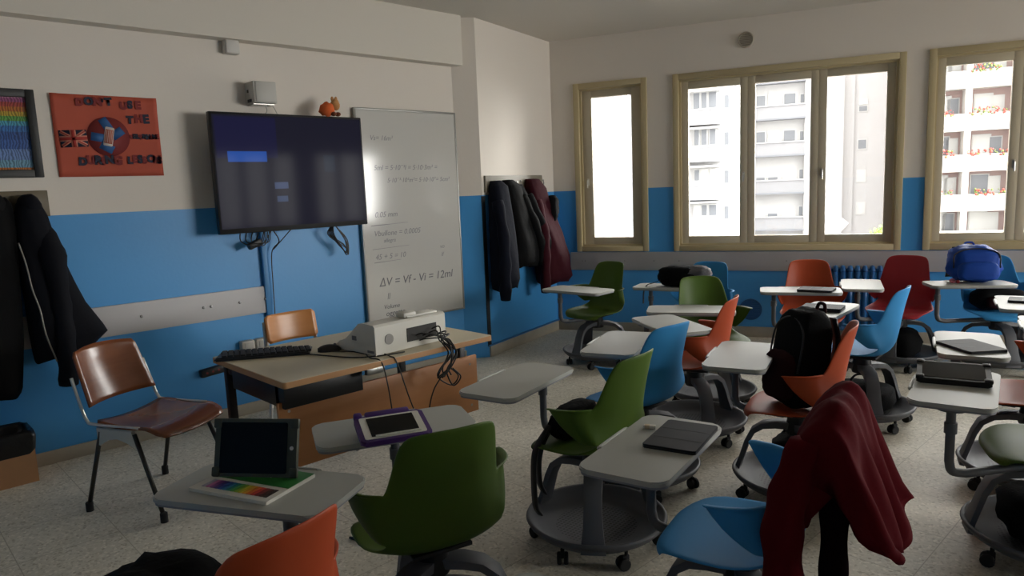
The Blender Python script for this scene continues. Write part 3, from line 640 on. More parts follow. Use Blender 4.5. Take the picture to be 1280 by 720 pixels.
# projector
t = thing('projector', 'white short-throw projector on the desk with a rear cable bay', 'projector', (-2.90, 2.045, DZ), R_(4)); M_pj = mat('projector_white', '#d3d0c6', 0.4)
prof = [(0.0, .004), (0.0, .142), (-.012, .152), (-.10, .156), (-.13, .150), (-.19, .105), (-.25, .062), (-.30, .048), (-.325, .03), (-.325, .004)]
mb = MB(); hl = .228; prof2 = [(x, z) for x, z in prof]
def sec(y): return [(x, y, z) for x, z in prof2]
mb.loops([sec(-hl), sec(hl)]); mb.build('body', M_pj, t, sharp=35)
mb = MB(); mb.box((.0015, .065, .072), (.004, .195, .070)); mb.build('cable_bay', mat('bay_dark', '#2c2a28', 0.7), t)
mb = MB(); mb.lathe([(0, .003), (.026, .003), (.026, .0), (0, 0)], 24, (.0, -.145, .073), ax='x')
mb.build('speaker_grille', mat('grille_grey', '#8f8c88', 0.6), t)
mb = MB(); mb.box((-.05, .01, .168), (.07, .085, .03), .012); mb.box((-.05, .085, .160), (.08, .20, .012), .005); mb.build('lens_hood', M_pj, t)
mb = MB(); mb.box((-.17, -.229, .075), (.035, .003, .022)); mb.box((-.04, -.229, .020), (.05, .003, .012)); mb.build('side_vent', M_grey, t)
t = thing('cable_bundle', 'knotted dark cables spilling from the projector over the desk edge', 'cables', (-2.88, 2.12, DZ)); random.seed(5)
for i in range(9):
    y0 = -.06 + i * .02; z0 = .055 + random.uniform(-.02, .03); x1 = .11 + random.uniform(-.01, .02)
    MB().tube(bez([(-.005, y0, z0), (.035, y0 + .02, z0 + .01), (.07, .06 + random.uniform(-.03, .03), .03), (x1, .07 + random.uniform(-.02, .02), -.03), (x1 + .005, .03 + random.uniform(-.04, .02), -.10), (x1 + .01, .0 + random.uniform(-.05, .05), -.14)] + ([(x1, .06, -.20), (x1 + .01, .10, -.16), (x1, .06, -.11)] if i in (2, 5) else []), 6), .0038, 6).build('lead', M_cable, t, sharp=0)
MB().tube(bez([(.11, .01, -.13), (.115, -.06, -.20), (.12, -.10, -.30), (.12, -.11, -.42)], 6), .0035, 6).build('lead', M_cable, t, sharp=0)
t = thing('marker_case', 'small green and black case at the far end of the desk', 'case', (-3.17, 2.36, DZ), R_(12)); MB().box((0, 0, .008), (.10, .16, .016), .004).build('base', mat('case_green', '#3c7a2f', 0.5), t); MB().box((-.01, -.005, .024), (.085, .14, .018), .006).build('lid', M_black, t)
t = thing('cable_bundle', 'loops of dark cable on the floor behind the desk panel', 'cables', (-2.60, 1.62, 0))
for i in range(4): MB().tube(bez([(-.10, -.12 + .03 * i, .006 + .006 * i), (.02, -.08, .006), (.10 + .01 * i, .06, .006), (.0, .16 - .02 * i, .007), (-.12, .08, .012)], 8), .006, 6).build('lead', M_cable, t, sharp=0)
# ------------------------------------------------------------------ chairs of bent plywood
M_ply = wood('walnut_ply', '#80492a', '#683a20', 0.22, 2.0, 'X'); M_ply2 = wood('beech_ply', '#c98c55', '#b97a45', 0.3, 2.0, 'X'); M_alu = mat('cast_aluminium', '#c9c7c0', 0.3, 0.7); M_legm = mat('dark_steel_tube', '#3f3d3a', 0.4, 0.6)
t = thing('stacking_chair', 'brown bent-plywood chair with chrome frame by the left wall', 'chair', (-3.835, 1.10, 0), R_(27 - 90))
mb = MB(); mb.grid(lambda a, b: ((a - .5) * (.43 + .03 * math.sin(PI * b)) * (1 if .03 < b < .97 else .9), -.20 + b * .43, .442 + .018 * (abs(a - .5) * 2) ** 2 - .012 * math.sin(PI * b) - (.05 * max(0, b - .75) ** 1.5 * 8 if b > .75 else 0)), 14, 14)
mb.build('seat', M_ply, t, solid=.012, sharp=0)
mb = MB()
def dback(a, b):
    w = .205 * (1 - .10 * b) * (1 if b < .93 else .93); x = (a - .5) * 2 * w; return (x, -.225 - .10 * b + .05 * (abs(a - .5) * 2) ** 2 - .05, .53 + .27 * b + .012 * (1 - (abs(a - .5) * 2) ** 2) * (1 if b > .9 else 0))
mb.grid(dback, 14, 12); mb.build('backrest', M_ply, t, solid=.011, sharp=0)
for sx in (-1, 1):
    x = sx * .222
    mb = MB(); mb.tube(bez([(x, .10, .452), (x, -.18, .452), (x, -.235, .47), (x, -.27, .56), (x * .98, -.31, .68)], 6), .008, 8); mb.build('side_rail', M_alu, t, sharp=0)
    mb = MB(); mb.prism([(-.17, .44), (.06, .44), (.085, .34), (.02, .375), (-.04, .395), (-.10, .385), (-.17, .34)], -.010, .010, TR((x, 0, 0)) @ Matrix(((0, 0, 1, 0), (1, 0, 0, 0), (0, 1, 0, 0), (0, 0, 0, 1))), .004); mb.build('bracket', M_alu, t)
    for y0, y1 in ((-.15, -.265), (.065, .215)):
        mb = MB(); mb.tube([(x, y0, .42), (x + sx * .02, y1, .03)], .011, 10); leg = mb.build('leg', M_legm, t, sharp=0)
        MB().lathe([(0, 0), (.018, 0), (.018, .045), (.012, .05), (0, .05)], 12, (x + sx * .02, y1, .0)).build('rubber_foot', M_rubber, leg)
t = thing('school_chair', 'light wooden-backed school chair behind the teacher desk', 'chair', (-3.82, 1.93, 0), R_(-90))
mb = MB()
def tb(a, b):
    s = (abs(a - .5) * 2); w = .162 * (1 - .1 * max(0, b - .8)); k = 1 - (.10 if (b < .06 or b > .94) else 0); return ((a - .5) * 2 * w * k, -.17 - .03 * b + .03 * s * s, .675 + .165 * b)
mb.grid(tb, 14, 10); mb.build('backrest', M_ply2, t, solid=.010, sharp=0)
MB().prism(rrect(.36, .36, .06), .435, .447).build('seat', M_ply2, t)
for sx in (-1, 1):
    MB().tube(bez([(sx * .165, .16, .43), (sx * .165, -.13, .43), (sx * .165, -.165, .48), (sx * .158, -.185, .80)], 6), .011, 8).build('back_tube', M_alu, t, sharp=0)
    for y in (-.16, .15): MB().tube([(sx * .165, y * .85, .425), (sx * .19, y * 1.2, .0)], .011, 8).build('leg', M_alu, t, sharp=0)
mb = MB(); mb.lathe([(0, .006), (.007, .006), (.007, 0)], 8, (.13, -.165, .70), ax='y'); mb.build('screws', M_steel, t)
# ------------------------------------------------------------------ tablet-arm swivel chairs
SH = {'green': mat('shell_green', '#47611a', 0.5, spec=.3), 'blue': mat('shell_blue', '#3a8ec9', 0.55, spec=.15), 'orange': mat('shell_orange', '#ab4520', 0.5, spec=.3), 'red': mat('shell_red', '#a32c34', 0.5, spec=.3)}
M_base = mat('base_grey', '#55565a', 0.5, bump=0.03, bscale=200); M_ws = mat('worktop_grey', '#a9aaa3', 0.42, spec=0.35); M_wsedge = mat('worktop_edge', '#84858a', 0.45)
PROF = [(0.236, .418), (.232, .440), (.205, .452), (.12, .456), (.0, .448), (-.07, .442), (-.115, .447), (-.148, .466), (-.170, .505), (-.184, .56), (-.195, .62), (-.2005, .655), (-.206, .69), (-.220, .76), (-.237, .83), (-.246, .862)]
NSEAT, NTOP = 7, 11                              # row where the back begins; row of the arm tops
HW = [.165, .185, .208, .232, .240, .222, .200, .190, .192, .196, .190, .184, .176, .164, .152, .128]
WRAP = [0, 0, 0, 0, 0, 0, 0, .012, .035, .065, .085, .083, .070, .058, .045, .03]
LIFT = [0, 0, .004, .010, .018, .032, .045, .045, .03, .012, 0, 0, 0, 0, 0, 0]


def sp_(i, t):
    y, z = PROF[i]; a = abs(t); return Vector((t * HW[i], y + WRAP[i] * a ** 2.4 - (0.035 * a ** 4 if i < 3 else 0), z + LIFT[i] * a ** 3 - (.012 * a ** 4 if i == 15 else 0)))


def shell_parts():
    """one moulded shell, thickened and smoothed as a whole, then cut into seat, backrest and two armrests"""
    mb = MB(); T = [-1 + 2 * k / 16 for k in range(17)]; v = [[mb.V(sp_(i, t)) for t in T] for i in range(16)]
    for i in range(15):
        mb.mi = 0 if i < NSEAT else 1
        for k in range(16): mb.F((v[i][k], v[i][k + 1], v[i + 1][k + 1], v[i + 1][k]))
    for q, sx in ((0, -1), (16, 1)):
        mb.mi = 2 if sx < 0 else 3; rows = []
        for i, f in ((7, .0), (8, .25), (9, .6), (10, .92), (11, 1.0)):
            p = v[i][q].co.copy(); ln = .055 + .110 * f; row = [v[i][q]]
            for k in range(1, 7):
                w = k / 6; row.append(mb.V((p.x + sx * (.015 + .060 * f) * math.sin(PI / 2 * w), p.y + ln * (.35 * w + .65 * (1 - math.cos(PI / 2 * w))), p.z + (.0 if i < 9 else (.655 - p.z) * min(1, w * 1.5) * (1 if i > 9 else .15)))))
            rows.append(row)
        rows.append([mb.V(r.co + Vector((sx * .026 * min(1, .1 + k * .3), 0, .003))) for k, r in enumerate(rows[-1])])
        for a, b in zip(rows, rows[1:]):
            for k in range(6): mb.F((a[k], a[k + 1], b[k + 1], b[k]))
    o = mb.build('shell', [M_black] * 4, sharp=0, solid=.009, sub=1)
    dg = bpy.context.evaluated_depsgraph_get(); dg.update(); e = o.evaluated_get(dg); me = e.to_mesh(); cn = [c.vector.copy() for c in me.corner_normals]; out = []
    for mi, name in enumerate(('seat', 'backrest', 'armrest', 'armrest')):
        idx = {}; vs, fs, ns = [], [], []
        for p in me.polygons:
            if p.material_index != mi: continue
            f = []
            for li in p.loop_indices:
                vi = me.loops[li].vertex_index
                if vi not in idx: idx[vi] = len(vs); vs.append(me.vertices[vi].co.copy())
                f.append(idx[vi]); ns.append(cn[li])
            fs.append(f)
        m2 = bpy.data.meshes.new(name); m2.from_pydata(vs, [], fs); m2.polygons.foreach_set('use_smooth', [True] * len(fs)); m2.normals_split_custom_set(ns); out.append((name, m2))
    e.to_mesh_clear(); bpy.data.objects.remove(o); return out


SHELL = shell_parts()


def make_chair(col):
    t = thing('tablet_chair', 'swivel chair', 'chair'); m = SH[col]
    for name, me in SHELL:
        m2 = me.copy(); m2.materials.append(m); o = bpy.data.objects.new(name, m2); C.objects.link(o); o.parent = t
    mb = MB(); mb.lathe([(0, .315), (.055, .315), (.060, .33), (.050, .385), (.05, .40), (.09, .415), (.10, .432), (0, .432)], 24); mb.box((0, .02, .424), (.20, .24, .014), .004); mb.build('swivel_hub', M_black, t)
    for k in range(3):
        a = R_(90 + 120 * k); rows = []
        for r, z, w, th in ((.035, .352, .075, .030), (.10, .350, .080, .028), (.16, .338, .076, .026), (.205, .305, .072, .024), (.232, .250, .072, .022), (.252, .185, .078, .020), (.272, .125, .092, .020), (.280, .085, .100, .020)):
            row = []
            i = len(rows); ang = [0, 6, 25, 50, 68, 74, 76, 78][i]; nx, nz = math.sin(R_(ang)), math.cos(R_(ang))   # thickness runs along the outward normal
            for e in ((-1, -1), (-.8, -1.15), (.8, -1.15), (1, -1), (1, 1), (.8, 1.15), (-.8, 1.15), (-1, 1)):
                rr = r + nx * e[1] * th / 2; zz = z + nz * e[1] * th / 2; tw = e[0] * w / 2; row.append((math.cos(a) * rr - math.sin(a) * tw, math.sin(a) * rr + math.cos(a) * tw, zz))
            rows.append(row)
        MB().loops(rows).build('leg', M_base, t, sharp=50)
    tray = mat('tray_grey', '#4a4b4f', 0.55)
    if 'perf' not in tray:
        tray['perf'] = 1; tt, b = nodes_of(tray); tcn = tt.nodes.new('ShaderNodeTexCoord'); vo = tt.nodes.new('ShaderNodeTexVoronoi'); vo.voronoi_dimensions = '2D'; vo.inputs['Scale'].default_value = 58; vo.inputs['Randomness'].default_value = .1; tt.links.new(tcn.outputs['Object'], vo.inputs['Vector'])
        lt = tt.nodes.new('ShaderNodeMath'); lt.operation = 'LESS_THAN'; lt.inputs[1].default_value = .33; tt.links.new(vo.outputs['Distance'], lt.inputs[0]); ln = tt.nodes.new('ShaderNodeVectorMath'); ln.operation = 'LENGTH'
        tt.links.new(tcn.outputs['Object'], ln.inputs[0]); l2 = tt.nodes.new('ShaderNodeMath'); l2.operation = 'LESS_THAN'; l2.inputs[1].default_value = .19; tt.links.new(ln.outputs['Value'], l2.inputs[0])
        mk = mul(tt, lt.outputs[0], l2.outputs[0]); k = tt.nodes.new('ShaderNodeMix'); k.data_type = 'RGBA'; k.inputs[6].default_value = lin('#4a4b4f'); k.inputs[7].default_value = lin('#17181a'); tt.links.new(mk, k.inputs[0]); tt.links.new(k.outputs[2], b.inputs['Base Color'])
    mb = MB(); mb.lathe([(0, .062), (.20, .062), (.245, .068), (.275, .088), (.292, .105), (.302, .122), (.297, .131), (.285, .128), (.268, .110), (.240, .088), (.20, .078), (0, .076)], 48); mb.build('storage_tray', tray, t, sharp=0)
    for k in range(6):
        a = R_(60 * k); mb = MB(M=RZ(60 * k) @ TR((.255, 0, 0)) @ RZ(35 + 50 * (k % 3)))
        for s in (-.014, .014): mb.lathe([(0, -.009), (.022, -.009), (.026, -.005), (.026, .005), (.022, .009), (0, .009)], 14, (-.014, s, .026), ax='y')
        mb.box((-.004, 0, .048), (.032, .016, .026), .005); mb.tube([(0, 0, .05), (0, 0, .074)], .008, 8); mb.build('caster', M_rubber, t, sharp=30)
    mb = MB(); mb.prism(rrect(.565, .283, .042, 6), .672, .688, bev=.004); ws = mb.build('worksurface', M_ws, t)
    mb = MB(); mb.prism(rrect(.557, .275, .040, 6), .664, .6725); mb.build('underside', M_wsedge, ws)
    mb = MB(); mb.tube(bez([(-.10, .140, .684), (-.09, .148, .684), (.09, .148, .684), (.10, .140, .684)], 5), .0075, 8); mb.box((0, .140, .681), (.17, .016, .012), .003); mb.build('edge_grip', M_ws, ws)
    return t


CH = {c: make_chair(c) for c in SH}
USED = set()


def seat_ok(x, y): return abs(x) > .285 or y > .30 or y < -.36
def place_chair(col, x, y, yaw, wx, wy, waz, label, pref=0.0, flip=False):
    if col in USED: t = copy_tree(CH[col], skip='worksurface_arm')
    else: t = CH[col]; USED.add(col)
    rz = yaw - 90; t.location = (x, y, 0); t.rotation_euler = (0, 0, R_(rz)); t['label'] = label; t['group'] = 'tablet-arm swivel chairs'
    c, s = math.cos(R_(rz)), math.sin(R_(rz)); dx, dy = wx - x, wy - y; lx, ly = c * dx + s * dy, -s * dx + c * dy   # desk centre in chair axes
    la = R_(waz - rz + (180 if flip else 0))
    ws = [o for o in t.children if o.name.startswith('worksurface')][0]; ws.location = (lx, ly, 0); ws.rotation_euler = (0, 0, la)
    best = None
    for i in range(-10, 11):
        for j in range(-4, 5):
            a, b = i * .023, j * .024; px, py = lx + math.cos(la) * a - math.sin(la) * b, ly + math.sin(la) * a + math.cos(la) * b
            cost = (a - pref) ** 2 + b * b * 1.5 + (0 if seat_ok(px, py) else 5 - math.hypot(px, py))
            if best is None or cost < best[0]: best = (cost, px, py)
    px, py = best[1:]; d = Vector((px, py, 0)); n = d.normalized(); L = d.length
    mb = MB(); r = .05
    pts = [n * .07 + Vector((0, 0, .395)), n * (L - r - .02) + Vector((0, 0, .395)), n * (L - .015) + Vector((0, 0, .41)), n * L + Vector((0, 0, .45)), n * L + Vector((0, 0, .665))]
    mb.tube([pts[0]] + bez(pts[1:4], 5) + [pts[4]], .0165, 12); mb.lathe([(0, .650), (.05, .650), (.055, .664), (0, .664)], 20, (px, py, 0)); mb.lathe([(0, .56), (.022, .56), (.022, .60), (0, .60)], 16, (px, py, 0))
    mb.build('worksurface_arm', M_base, t, sharp=45)
    return t


CHAIRS = [
    ('orange', -1.544, .557, 192, -1.959, .812, 29, 'orange swivel chair cut off at the bottom edge, beside the olive tablet', .10, 0),
    ('green', -1.75, 1.26, 165, -2.118, 1.389, 66, 'green swivel chair in the foreground, its desk carrying the purple tablet', 0, 0),
    ('green', -1.87, 2.22, 187, -2.203, 2.111, 104, 'green swivel chair with a small black bag on its seat', .20, 0),
    ('blue', -1.00, 1.87, 195, -1.283, 1.822, 103, 'blue swivel chair in the foreground draped with a dark red jacket', .02, 0),
    ('blue', -2.09, 2.84, 176, -2.30, 2.965, 112, 'blue swivel chair seen from behind, just beyond the green chair with the bag', .1, 0),
    ('orange', -2.25, 3.62, 198, -2.37, 3.545, 150, 'orange swivel chair half hidden behind the blue chair back, facing left', .1, 0),
    ('green', -2.50, 4.22, 322, -2.535, 4.03, 31, 'green swivel chair facing the room behind a tidy empty desk, next to a black bag', -.1, 0),
    ('orange', -1.43, 3.20, 198, -1.66, 3.09, 109, 'orange swivel chair carrying a dark maroon backpack', .1, 0),
    ('green', -3.86, 4.66, 269, -3.793, 4.344, 5, 'green swivel chair alone in the far corner under the narrow window', -.19, 0),
    ('orange', -2.35, 5.46, 301, -2.312, 5.167, 27, 'orange swivel chair below the wide window next to the radiator', -.15, 0),
    ('red', -1.89, 6.02, 275, -2.055, 5.665, 112, 'red swivel chair below the wall between the two big windows', .1, 0),
    ('blue', -1.61, 4.48, 186, -1.844, 4.477, 95, 'blue swivel chair facing left with a black folio on its desk', .12, 0),
    ('blue', -3.05, 4.99, 278, -3.25, 4.86, 18, 'blue swivel chair below the wide window with a black bag on its desk', -.15, 0),
    ('blue', -1.29, 6.30, 304, -1.44, 6.07, 35, 'blue swivel chair under the right window with a bright blue backpack on its desk', -.2, 0),
    ('orange', -.66, 4.00, 200, -.912, 3.916, 107, 'orange swivel chair at the right edge with a closed black folio on its desk', .12, 0),
    ('green', -.46, 3.28, 205, -.761, 3.097, 101, 'green swivel chair at the right edge with an upright-cased tablet on its desk', -.2, 0),
    ('red', -.60, 5.42, 195, -.955, 5.31, 105, 'red swivel chair beyond the right edge, only its desk corner showing', .1, 0),
    ('blue', -.36, 4.68, 195, -.69, 4.60, 105, 'blue swivel chair beyond the right edge, only a sliver of desk showing', .1, 0),
    ('blue', -.68, .60, 140, -.846, .782, 109, 'swivel chair below the bottom edge, only the corner of its grey desk showing', 0, 0),
]
for a in CHAIRS: place_chair(*a[:8], pref=a[8])
# ------------------------------------------------------------------ things on the chairs' desks
ZW = .688
def on_ws(name, label, cat, x, y, az, group=None, z=ZW): return thing(name, label, cat, (x, y, z), R_(az), group)


M_case = mat('tablet_case_black', '#161617', 0.5); M_olive = mat('tablet_case_olive', '#363a2c', 0.55); M_purple = mat('tablet_case_purple', '#46256b', 0.5)
def slab(mb, w, h, th, r): mb.prism(rrect(w, h, r), 0, th, bev=min(.003, th * .3)); return mb
# magazine and olive tablet
t = on_ws('magazine', 'green and white magazine with a rainbow colour strip, under the olive tablet', 'magazine', -1.995, .805, 22)
slab(MB(), .295, .205, .010, .002).build('pages', mat('paper_white', '#d5d2c8', 0.6), t)
MB().box((.01, .045, .0106), (.27, .112, .0012)).build('cover_green', mat('cover_green', '#2f7a35', 0.45), t); mb = MB(); cols = ['#a8a2b0', '#c06aa0', '#8e3f8e', '#4a3a86', '#2f4fa0', '#2f7db0', '#2f8f86', '#4a9a4a', '#8fb03a', '#d0c03a', '#d89a30', '#cf6a2c', '#b8382e', '#7a2a2a', '#4a2a24', '#2c2522']
for i in range(16): mb.mi = i; mb.box((-.112 + i * .0155, -.055, .0108), (.013, .05, .0014))
mb.build('colour_swatches', [mat('swatch_%s' % c[1:], c, 0.5) for c in cols], t); mb = MB(); mb.text('Stil', .05, TR((-.02, .035, .0115)), .2, .0003, .001); mb.build('title', mat('paper_white', '#d5d2c8', 0.6), t, sharp=0)
t = on_ws('tablet_computer', 'black tablet in an olive rugged case standing up on a magazine', 'tablet', -2.015, .818, 38, 'students\' tablets', ZW + .011)
A = RX(74)
def part(mbm, name, m, sharp=38, par=None, X=None): mb = MB(M=X or A); mbm(mb); return mb.build(name, m, par or t, sharp=sharp)
part(lambda mb: mb.prism([(x, y + .086) for x, y in rrect(.262, .172, .014)], -.016, .0, bev=.004), 'case', M_olive)
for bx_, by_, bd_ in ((-.124, .014, .03), (.124, .014, .03), (-.124, .158, .03), (.124, .158, .03)): part(lambda mb: mb.box((bx_, by_, -.002), (.026, bd_, .014), .005), 'bumper', M_olive)
part(lambda mb: mb.prism([(x - .006, y + .086) for x, y in rrect(.214, .150, .006)], .0, .002), 'screen', M_screen)
part(lambda mb: mb.lathe([(0, .0028), (.006, .0028), (.006, .002)], 14, (.116, .086, -.0005)), 'home_button', M_white)
mb = MB(); mb.tube([(-.06, .046, .090), (-.06, .115, .006), (.06, .115, .006), (.06, .046, .090)], .006, 8); mb.build('kickstand', M_olive, t)
# purple tablet
t = on_ws('tablet_computer', 'white tablet in a purple case propped on the green chair\'s desk', 'tablet', -2.03, 1.325, 67, 'students\' tablets'); A = TR((0, -.085, .006)) @ RX(11)
part(lambda mb: mb.prism([(x, y + .085) for x, y in rrect(.245, .180, .016)], -.004, .014, bev=.005), 'case', M_purple); part(lambda mb: mb.prism([(x, y + .085) for x, y in rrect(.212, .150, .008)], .014, .0165), 'tablet_body', M_white)
part(lambda mb: mb.prism([(x, y + .085) for x, y in rrect(.165, .128, .003)], .0165, .0175), 'screen', M_screen); part(lambda mb: mb.tube([(-.07, .018, .020), (.085, .018, .020)], .004, 8), 'stylus', M_white)
def hdl(mb): mb.box((0, .183, .008), (.16, .03, .026), .008); mb.box((-.105, .18, .010), (.03, .03, .03), .008)
part(hdl, 'handle_grip', M_purple); mb = MB(); mb.box((0, .07, .018), (.18, .012, .036), .004); mb.build('stand', M_purple, t)
# folios and tablets lying flat
def folio(label, x, y, az, w, h, th=.013, m=None):
    t = on_ws('tablet_folio', label, 'tablet', x, y, az, 'students\' tablets'); mm = m or mat('folio_charcoal', '#242528', 0.6, spec=.2)
    slab(MB(), w, h, th * .45, .008).build('back_cover', M_case, t); slab(MB(M=TR((0, 0, th * .5))), w, h, th * .5, .008).build('front_cover', mm, t)
    mb = MB()
    for i in (-1, 1): mb.box((i * w * .17, 0, th * 1.005), (.003, h * .97, .0012))
    mb.build('fold_line', M_case, t)
    return t


folio('flat charcoal tablet folio on the front blue chair\'s desk, next to an eraser', -1.25, 1.925, 105, .262, .172)
folio('closed black folio lying askew on a pale desk at the right edge', -.885, 3.82, -40, .245, .185)
folio('thick black folio on the left-facing blue chair\'s desk', -1.84, 4.44, 11, .235, .170, .024)
folio('flat black folio on the orange chair\'s desk below the wide window', -2.19, 5.17, 12, .24, .18, .018)
folio('dark folio on the partly cut-off desk at the right edge, below the blue backpack', -.93, 5.36, 8, .23, .17, .016)
t = on_ws('eraser', 'small white eraser on the front blue chair\'s desk', 'eraser', -1.385, 1.94, 30); MB().box((0, 0, .006), (.042, .017, .012), .003).build('rubber', M_white, t); MB().box((-.008, 0, .006), (.018, .018, .013), .002).build('sleeve', mat('eraser_sleeve', '#c8b79a', 0.6), t)
t = on_ws('tablet_computer', 'tablet in a heavy black case with a sky-reflecting screen on the rightmost near desk', 'tablet', -.79, 3.17, 16, 'students\' tablets'); A = TR((0, -.08, .014)) @ RX(9)
part(lambda mb: mb.prism([(x, y + .085) for x, y in rrect(.255, .185, .014)], -.012, .012, bev=.004), 'case', M_case); part(lambda mb: mb.prism([(x, y + .085) for x, y in rrect(.215, .155, .006)], .012, .0135), 'screen', M_screen)
for bx_, by_ in ((-.115, .008), (.115, .008), (-.115, .165), (.115, .165)): part(lambda mb: mb.box((bx_, by_, .010), (.03, .026, .016), .005), 'bumper', M_case)
mb = MB(); mb.box((0, .06, .006), (.20, .02, .012), .004); mb.build('stand', M_case, t)
# ------------------------------------------------------------------ bags
def lump(mb, c, d, n=3.2, nz=.06, seed=0, sc=5.0, taper=0.0, lean=0.0, seg=(20, 16)):
    rows = []
    for j in range(seg[1] + 1):
        a = -PI / 2 + PI * j / seg[1]; q = []
        for k in range(seg[0]):
            b = 2 * PI * k / seg[0]; f = lambda v: math.copysign(abs(v) ** (2 / n), v)
            p = Vector((f(math.cos(a)) * f(math.cos(b)), f(math.cos(a)) * f(math.sin(b)), f(math.sin(a))))
            if abs(math.cos(a)) < 1e-6: p = Vector((0.01 * math.cos(b), .01 * math.sin(b), p.z))
            k_ = 1 + nz * (noise.noise(p * sc * .5 + Vector((seed, 0, 0))) + .5 * noise.noise(p * sc * 1.3 + Vector((0, seed, 0))))
            tp = 1 - taper * (p.z + 1) / 2
            q.append((c[0] + p.x * d[0] / 2 * k_ * tp, c[1] + p.y * d[1] / 2 * k_ * tp + lean * (p.z + 1) / 2, c[2] + p.z * d[2] / 2 * (1 + (k_ - 1) * .6)))
        rows.append(q)
    mb.loops(rows); return mb


def backpack(label, loc, rz, m, m2, w=.32, d=.18, h=.44, lean=0.0, seed=1, tilt=0.0, nz=.07):
    t = thing('backpack', label, 'bag', loc, R_(rz), 'school bags'); X = RX(tilt)
    mb = MB(M=X); lump(mb, (0, 0, h / 2), (w, d, h), 4.2 if nz < .1 else 2.9, nz, seed, 4, .18, lean, (28, 22)); mb.build('body', m, t, sharp=0)
    mb = MB(M=X); lump(mb, (0, -d * .50 + lean * .3, h * .33), (w * .74, d * .45, h * .50), 4.0, .08, seed + 3, 5, .1, lean * .4); mb.build('front_pocket', m2, t, sharp=0)
    mb = MB(M=X); mb.tube(bez([(-w * .40, -d * .30, h * .40), (-w * .36, -d * .34 + lean * .7, h * .80), (0, -d * .36 + lean, h * .93), (w * .36, -d * .34 + lean * .7, h * .80), (w * .40, -d * .30, h * .40)], 6), .005, 6); mb.build('zip', M_black, t, sharp=0)
    mb = MB(M=X); mb.tube(bez([(-.035, d * .35 + lean, h * .96), (-.02, d * .38 + lean, h * 1.04), (.02, d * .38 + lean, h * 1.04), (.035, d * .35 + lean, h * .96)], 5), .008, 8); mb.build('grab_handle', m2, t, sharp=0)
    for s in (-1, 1):
        mb = MB(M=X); pts = bez([(s * w * .22, d * .45 + lean, h * .92), (s * w * .27, d * .62 + lean * .6, h * .65), (s * w * .30, d * .60, h * .30), (s * w * .36, d * .40, h * .08)], 6)
        mb.loops([[p + Vector((s * e * .022, f * .006, 0)) for e, f in ((-1, -1), (1, -1), (1, 1), (-1, 1))] for p in pts]); mb.build('shoulder_strap', M_black, t, sharp=0)
    return t


F_black = mat('fabric_black', '#0d0d0e', 0.9, spec=0.12, bump=.25, bscale=90); F_maroon = mat('fabric_maroon', '#2c1114', 0.9, spec=0.12, bump=.25, bscale=90); F_blue = mat('nylon_blue', '#14429a', 0.6, spec=.2, bump=.3, bscale=22, var=.15, vscale=10)
F_dark = mat('fabric_charcoal', '#18181a', 0.92, spec=0.12, bump=.25, bscale=80); F_greyb = mat('fabric_grey', '#5b5a5e', 0.85, bump=.3, bscale=60)


def loc_on(x, y, yaw, lx, ly, z):                # a point given in a chair's own axes
    a = R_(yaw - 90); return (x + math.cos(a) * lx - math.sin(a) * ly, y + math.sin(a) * lx + math.cos(a) * ly, z)


def chair_pt(i, lx, ly, z): c = CHAIRS[i]; return loc_on(c[1], c[2], c[3], lx, ly, z)
t = backpack('dark maroon and black backpack leaning on the orange chair\'s backrest', chair_pt(7, -.02, .02, .462), CHAIRS[7][3] + 128, F_black, F_maroon, .31, .20, .45, .06, 2)
t = backpack('crumpled bright blue backpack on the desk under the right window', (-1.43, 6.14, ZW + .006), 30, F_blue, F_blue, .38, .25, .27, .03, 5, nz=.17)
t = thing('charm', 'small pink and red charm hanging on the desk before the blue backpack', 'charm', (-1.53, 6.005, ZW), R_(20)); blob(MB(), (0, 0, .018), (.022, .016, .018), nz=.3).build('body', mat('charm_pink', '#c06a78', 0.7), t, sharp=0); blob(MB(), (.035, 0, .013), (.014, .012, .013)).build('tail', mat('charm_red', '#a8323a', 0.7), t, sharp=0)
t = thing('satchel', 'black and grey bag slumped on the desk of the far blue chair', 'bag', (-3.15, 4.90, ZW), R_(12), 'school bags'); mb = MB(); lump(mb, (-.01, 0, .085), (.38, .22, .17), 3.0, .12, 4, 4); mb.build('body', F_black, t, sharp=0); mb = MB(); lump(mb, (.13, -.02, .10), (.20, .16, .15), 2.6, .22, 8, 7); mb.build('flap', F_greyb, t, sharp=0)
mb = MB(); mb.loops([[p + Vector((0, e * .015, f * .003)) for e, f in ((-1, -1), (1, -1), (1, 1), (-1, 1))] for p in bez([(-.15, -.06, .06), (-.22, -.08, .03), (-.275, -.09, .01), (-.30, -.10, -.05), (-.305, -.10, -.14)], 6)]); mb.build('strap', M_black, t, sharp=0)
# small black bag on the green chair
t = thing('shoulder_bag', 'small black bag with a dangling strap on the green chair\'s seat', 'bag', chair_pt(2, .0, .10, .462), R_(CHAIRS[2][3] + 90), 'school bags'); mb = MB(); lump(mb, (0, 0, .07), (.30, .13, .14), 3.2, .14, 9, 5, .15); mb.build('body', F_black, t, sharp=0)
for q, xx in enumerate((.11, .145)):
    mb = MB(); mb.loops([[p + Vector((e * .004, f * .013, 0)) for e, f in ((-1, -1), (1, -1), (1, 1), (-1, 1))] for p in bez([(xx - .03, -.03, .08), (xx + .05, -.04, .02), (xx + .095, -.04, -.05), (xx + .085, -.05, -.16 - .08 * q), (xx + .065, -.04, -.22 - .08 * q)], 6)]); mb.build('strap', M_black, t, sharp=0)
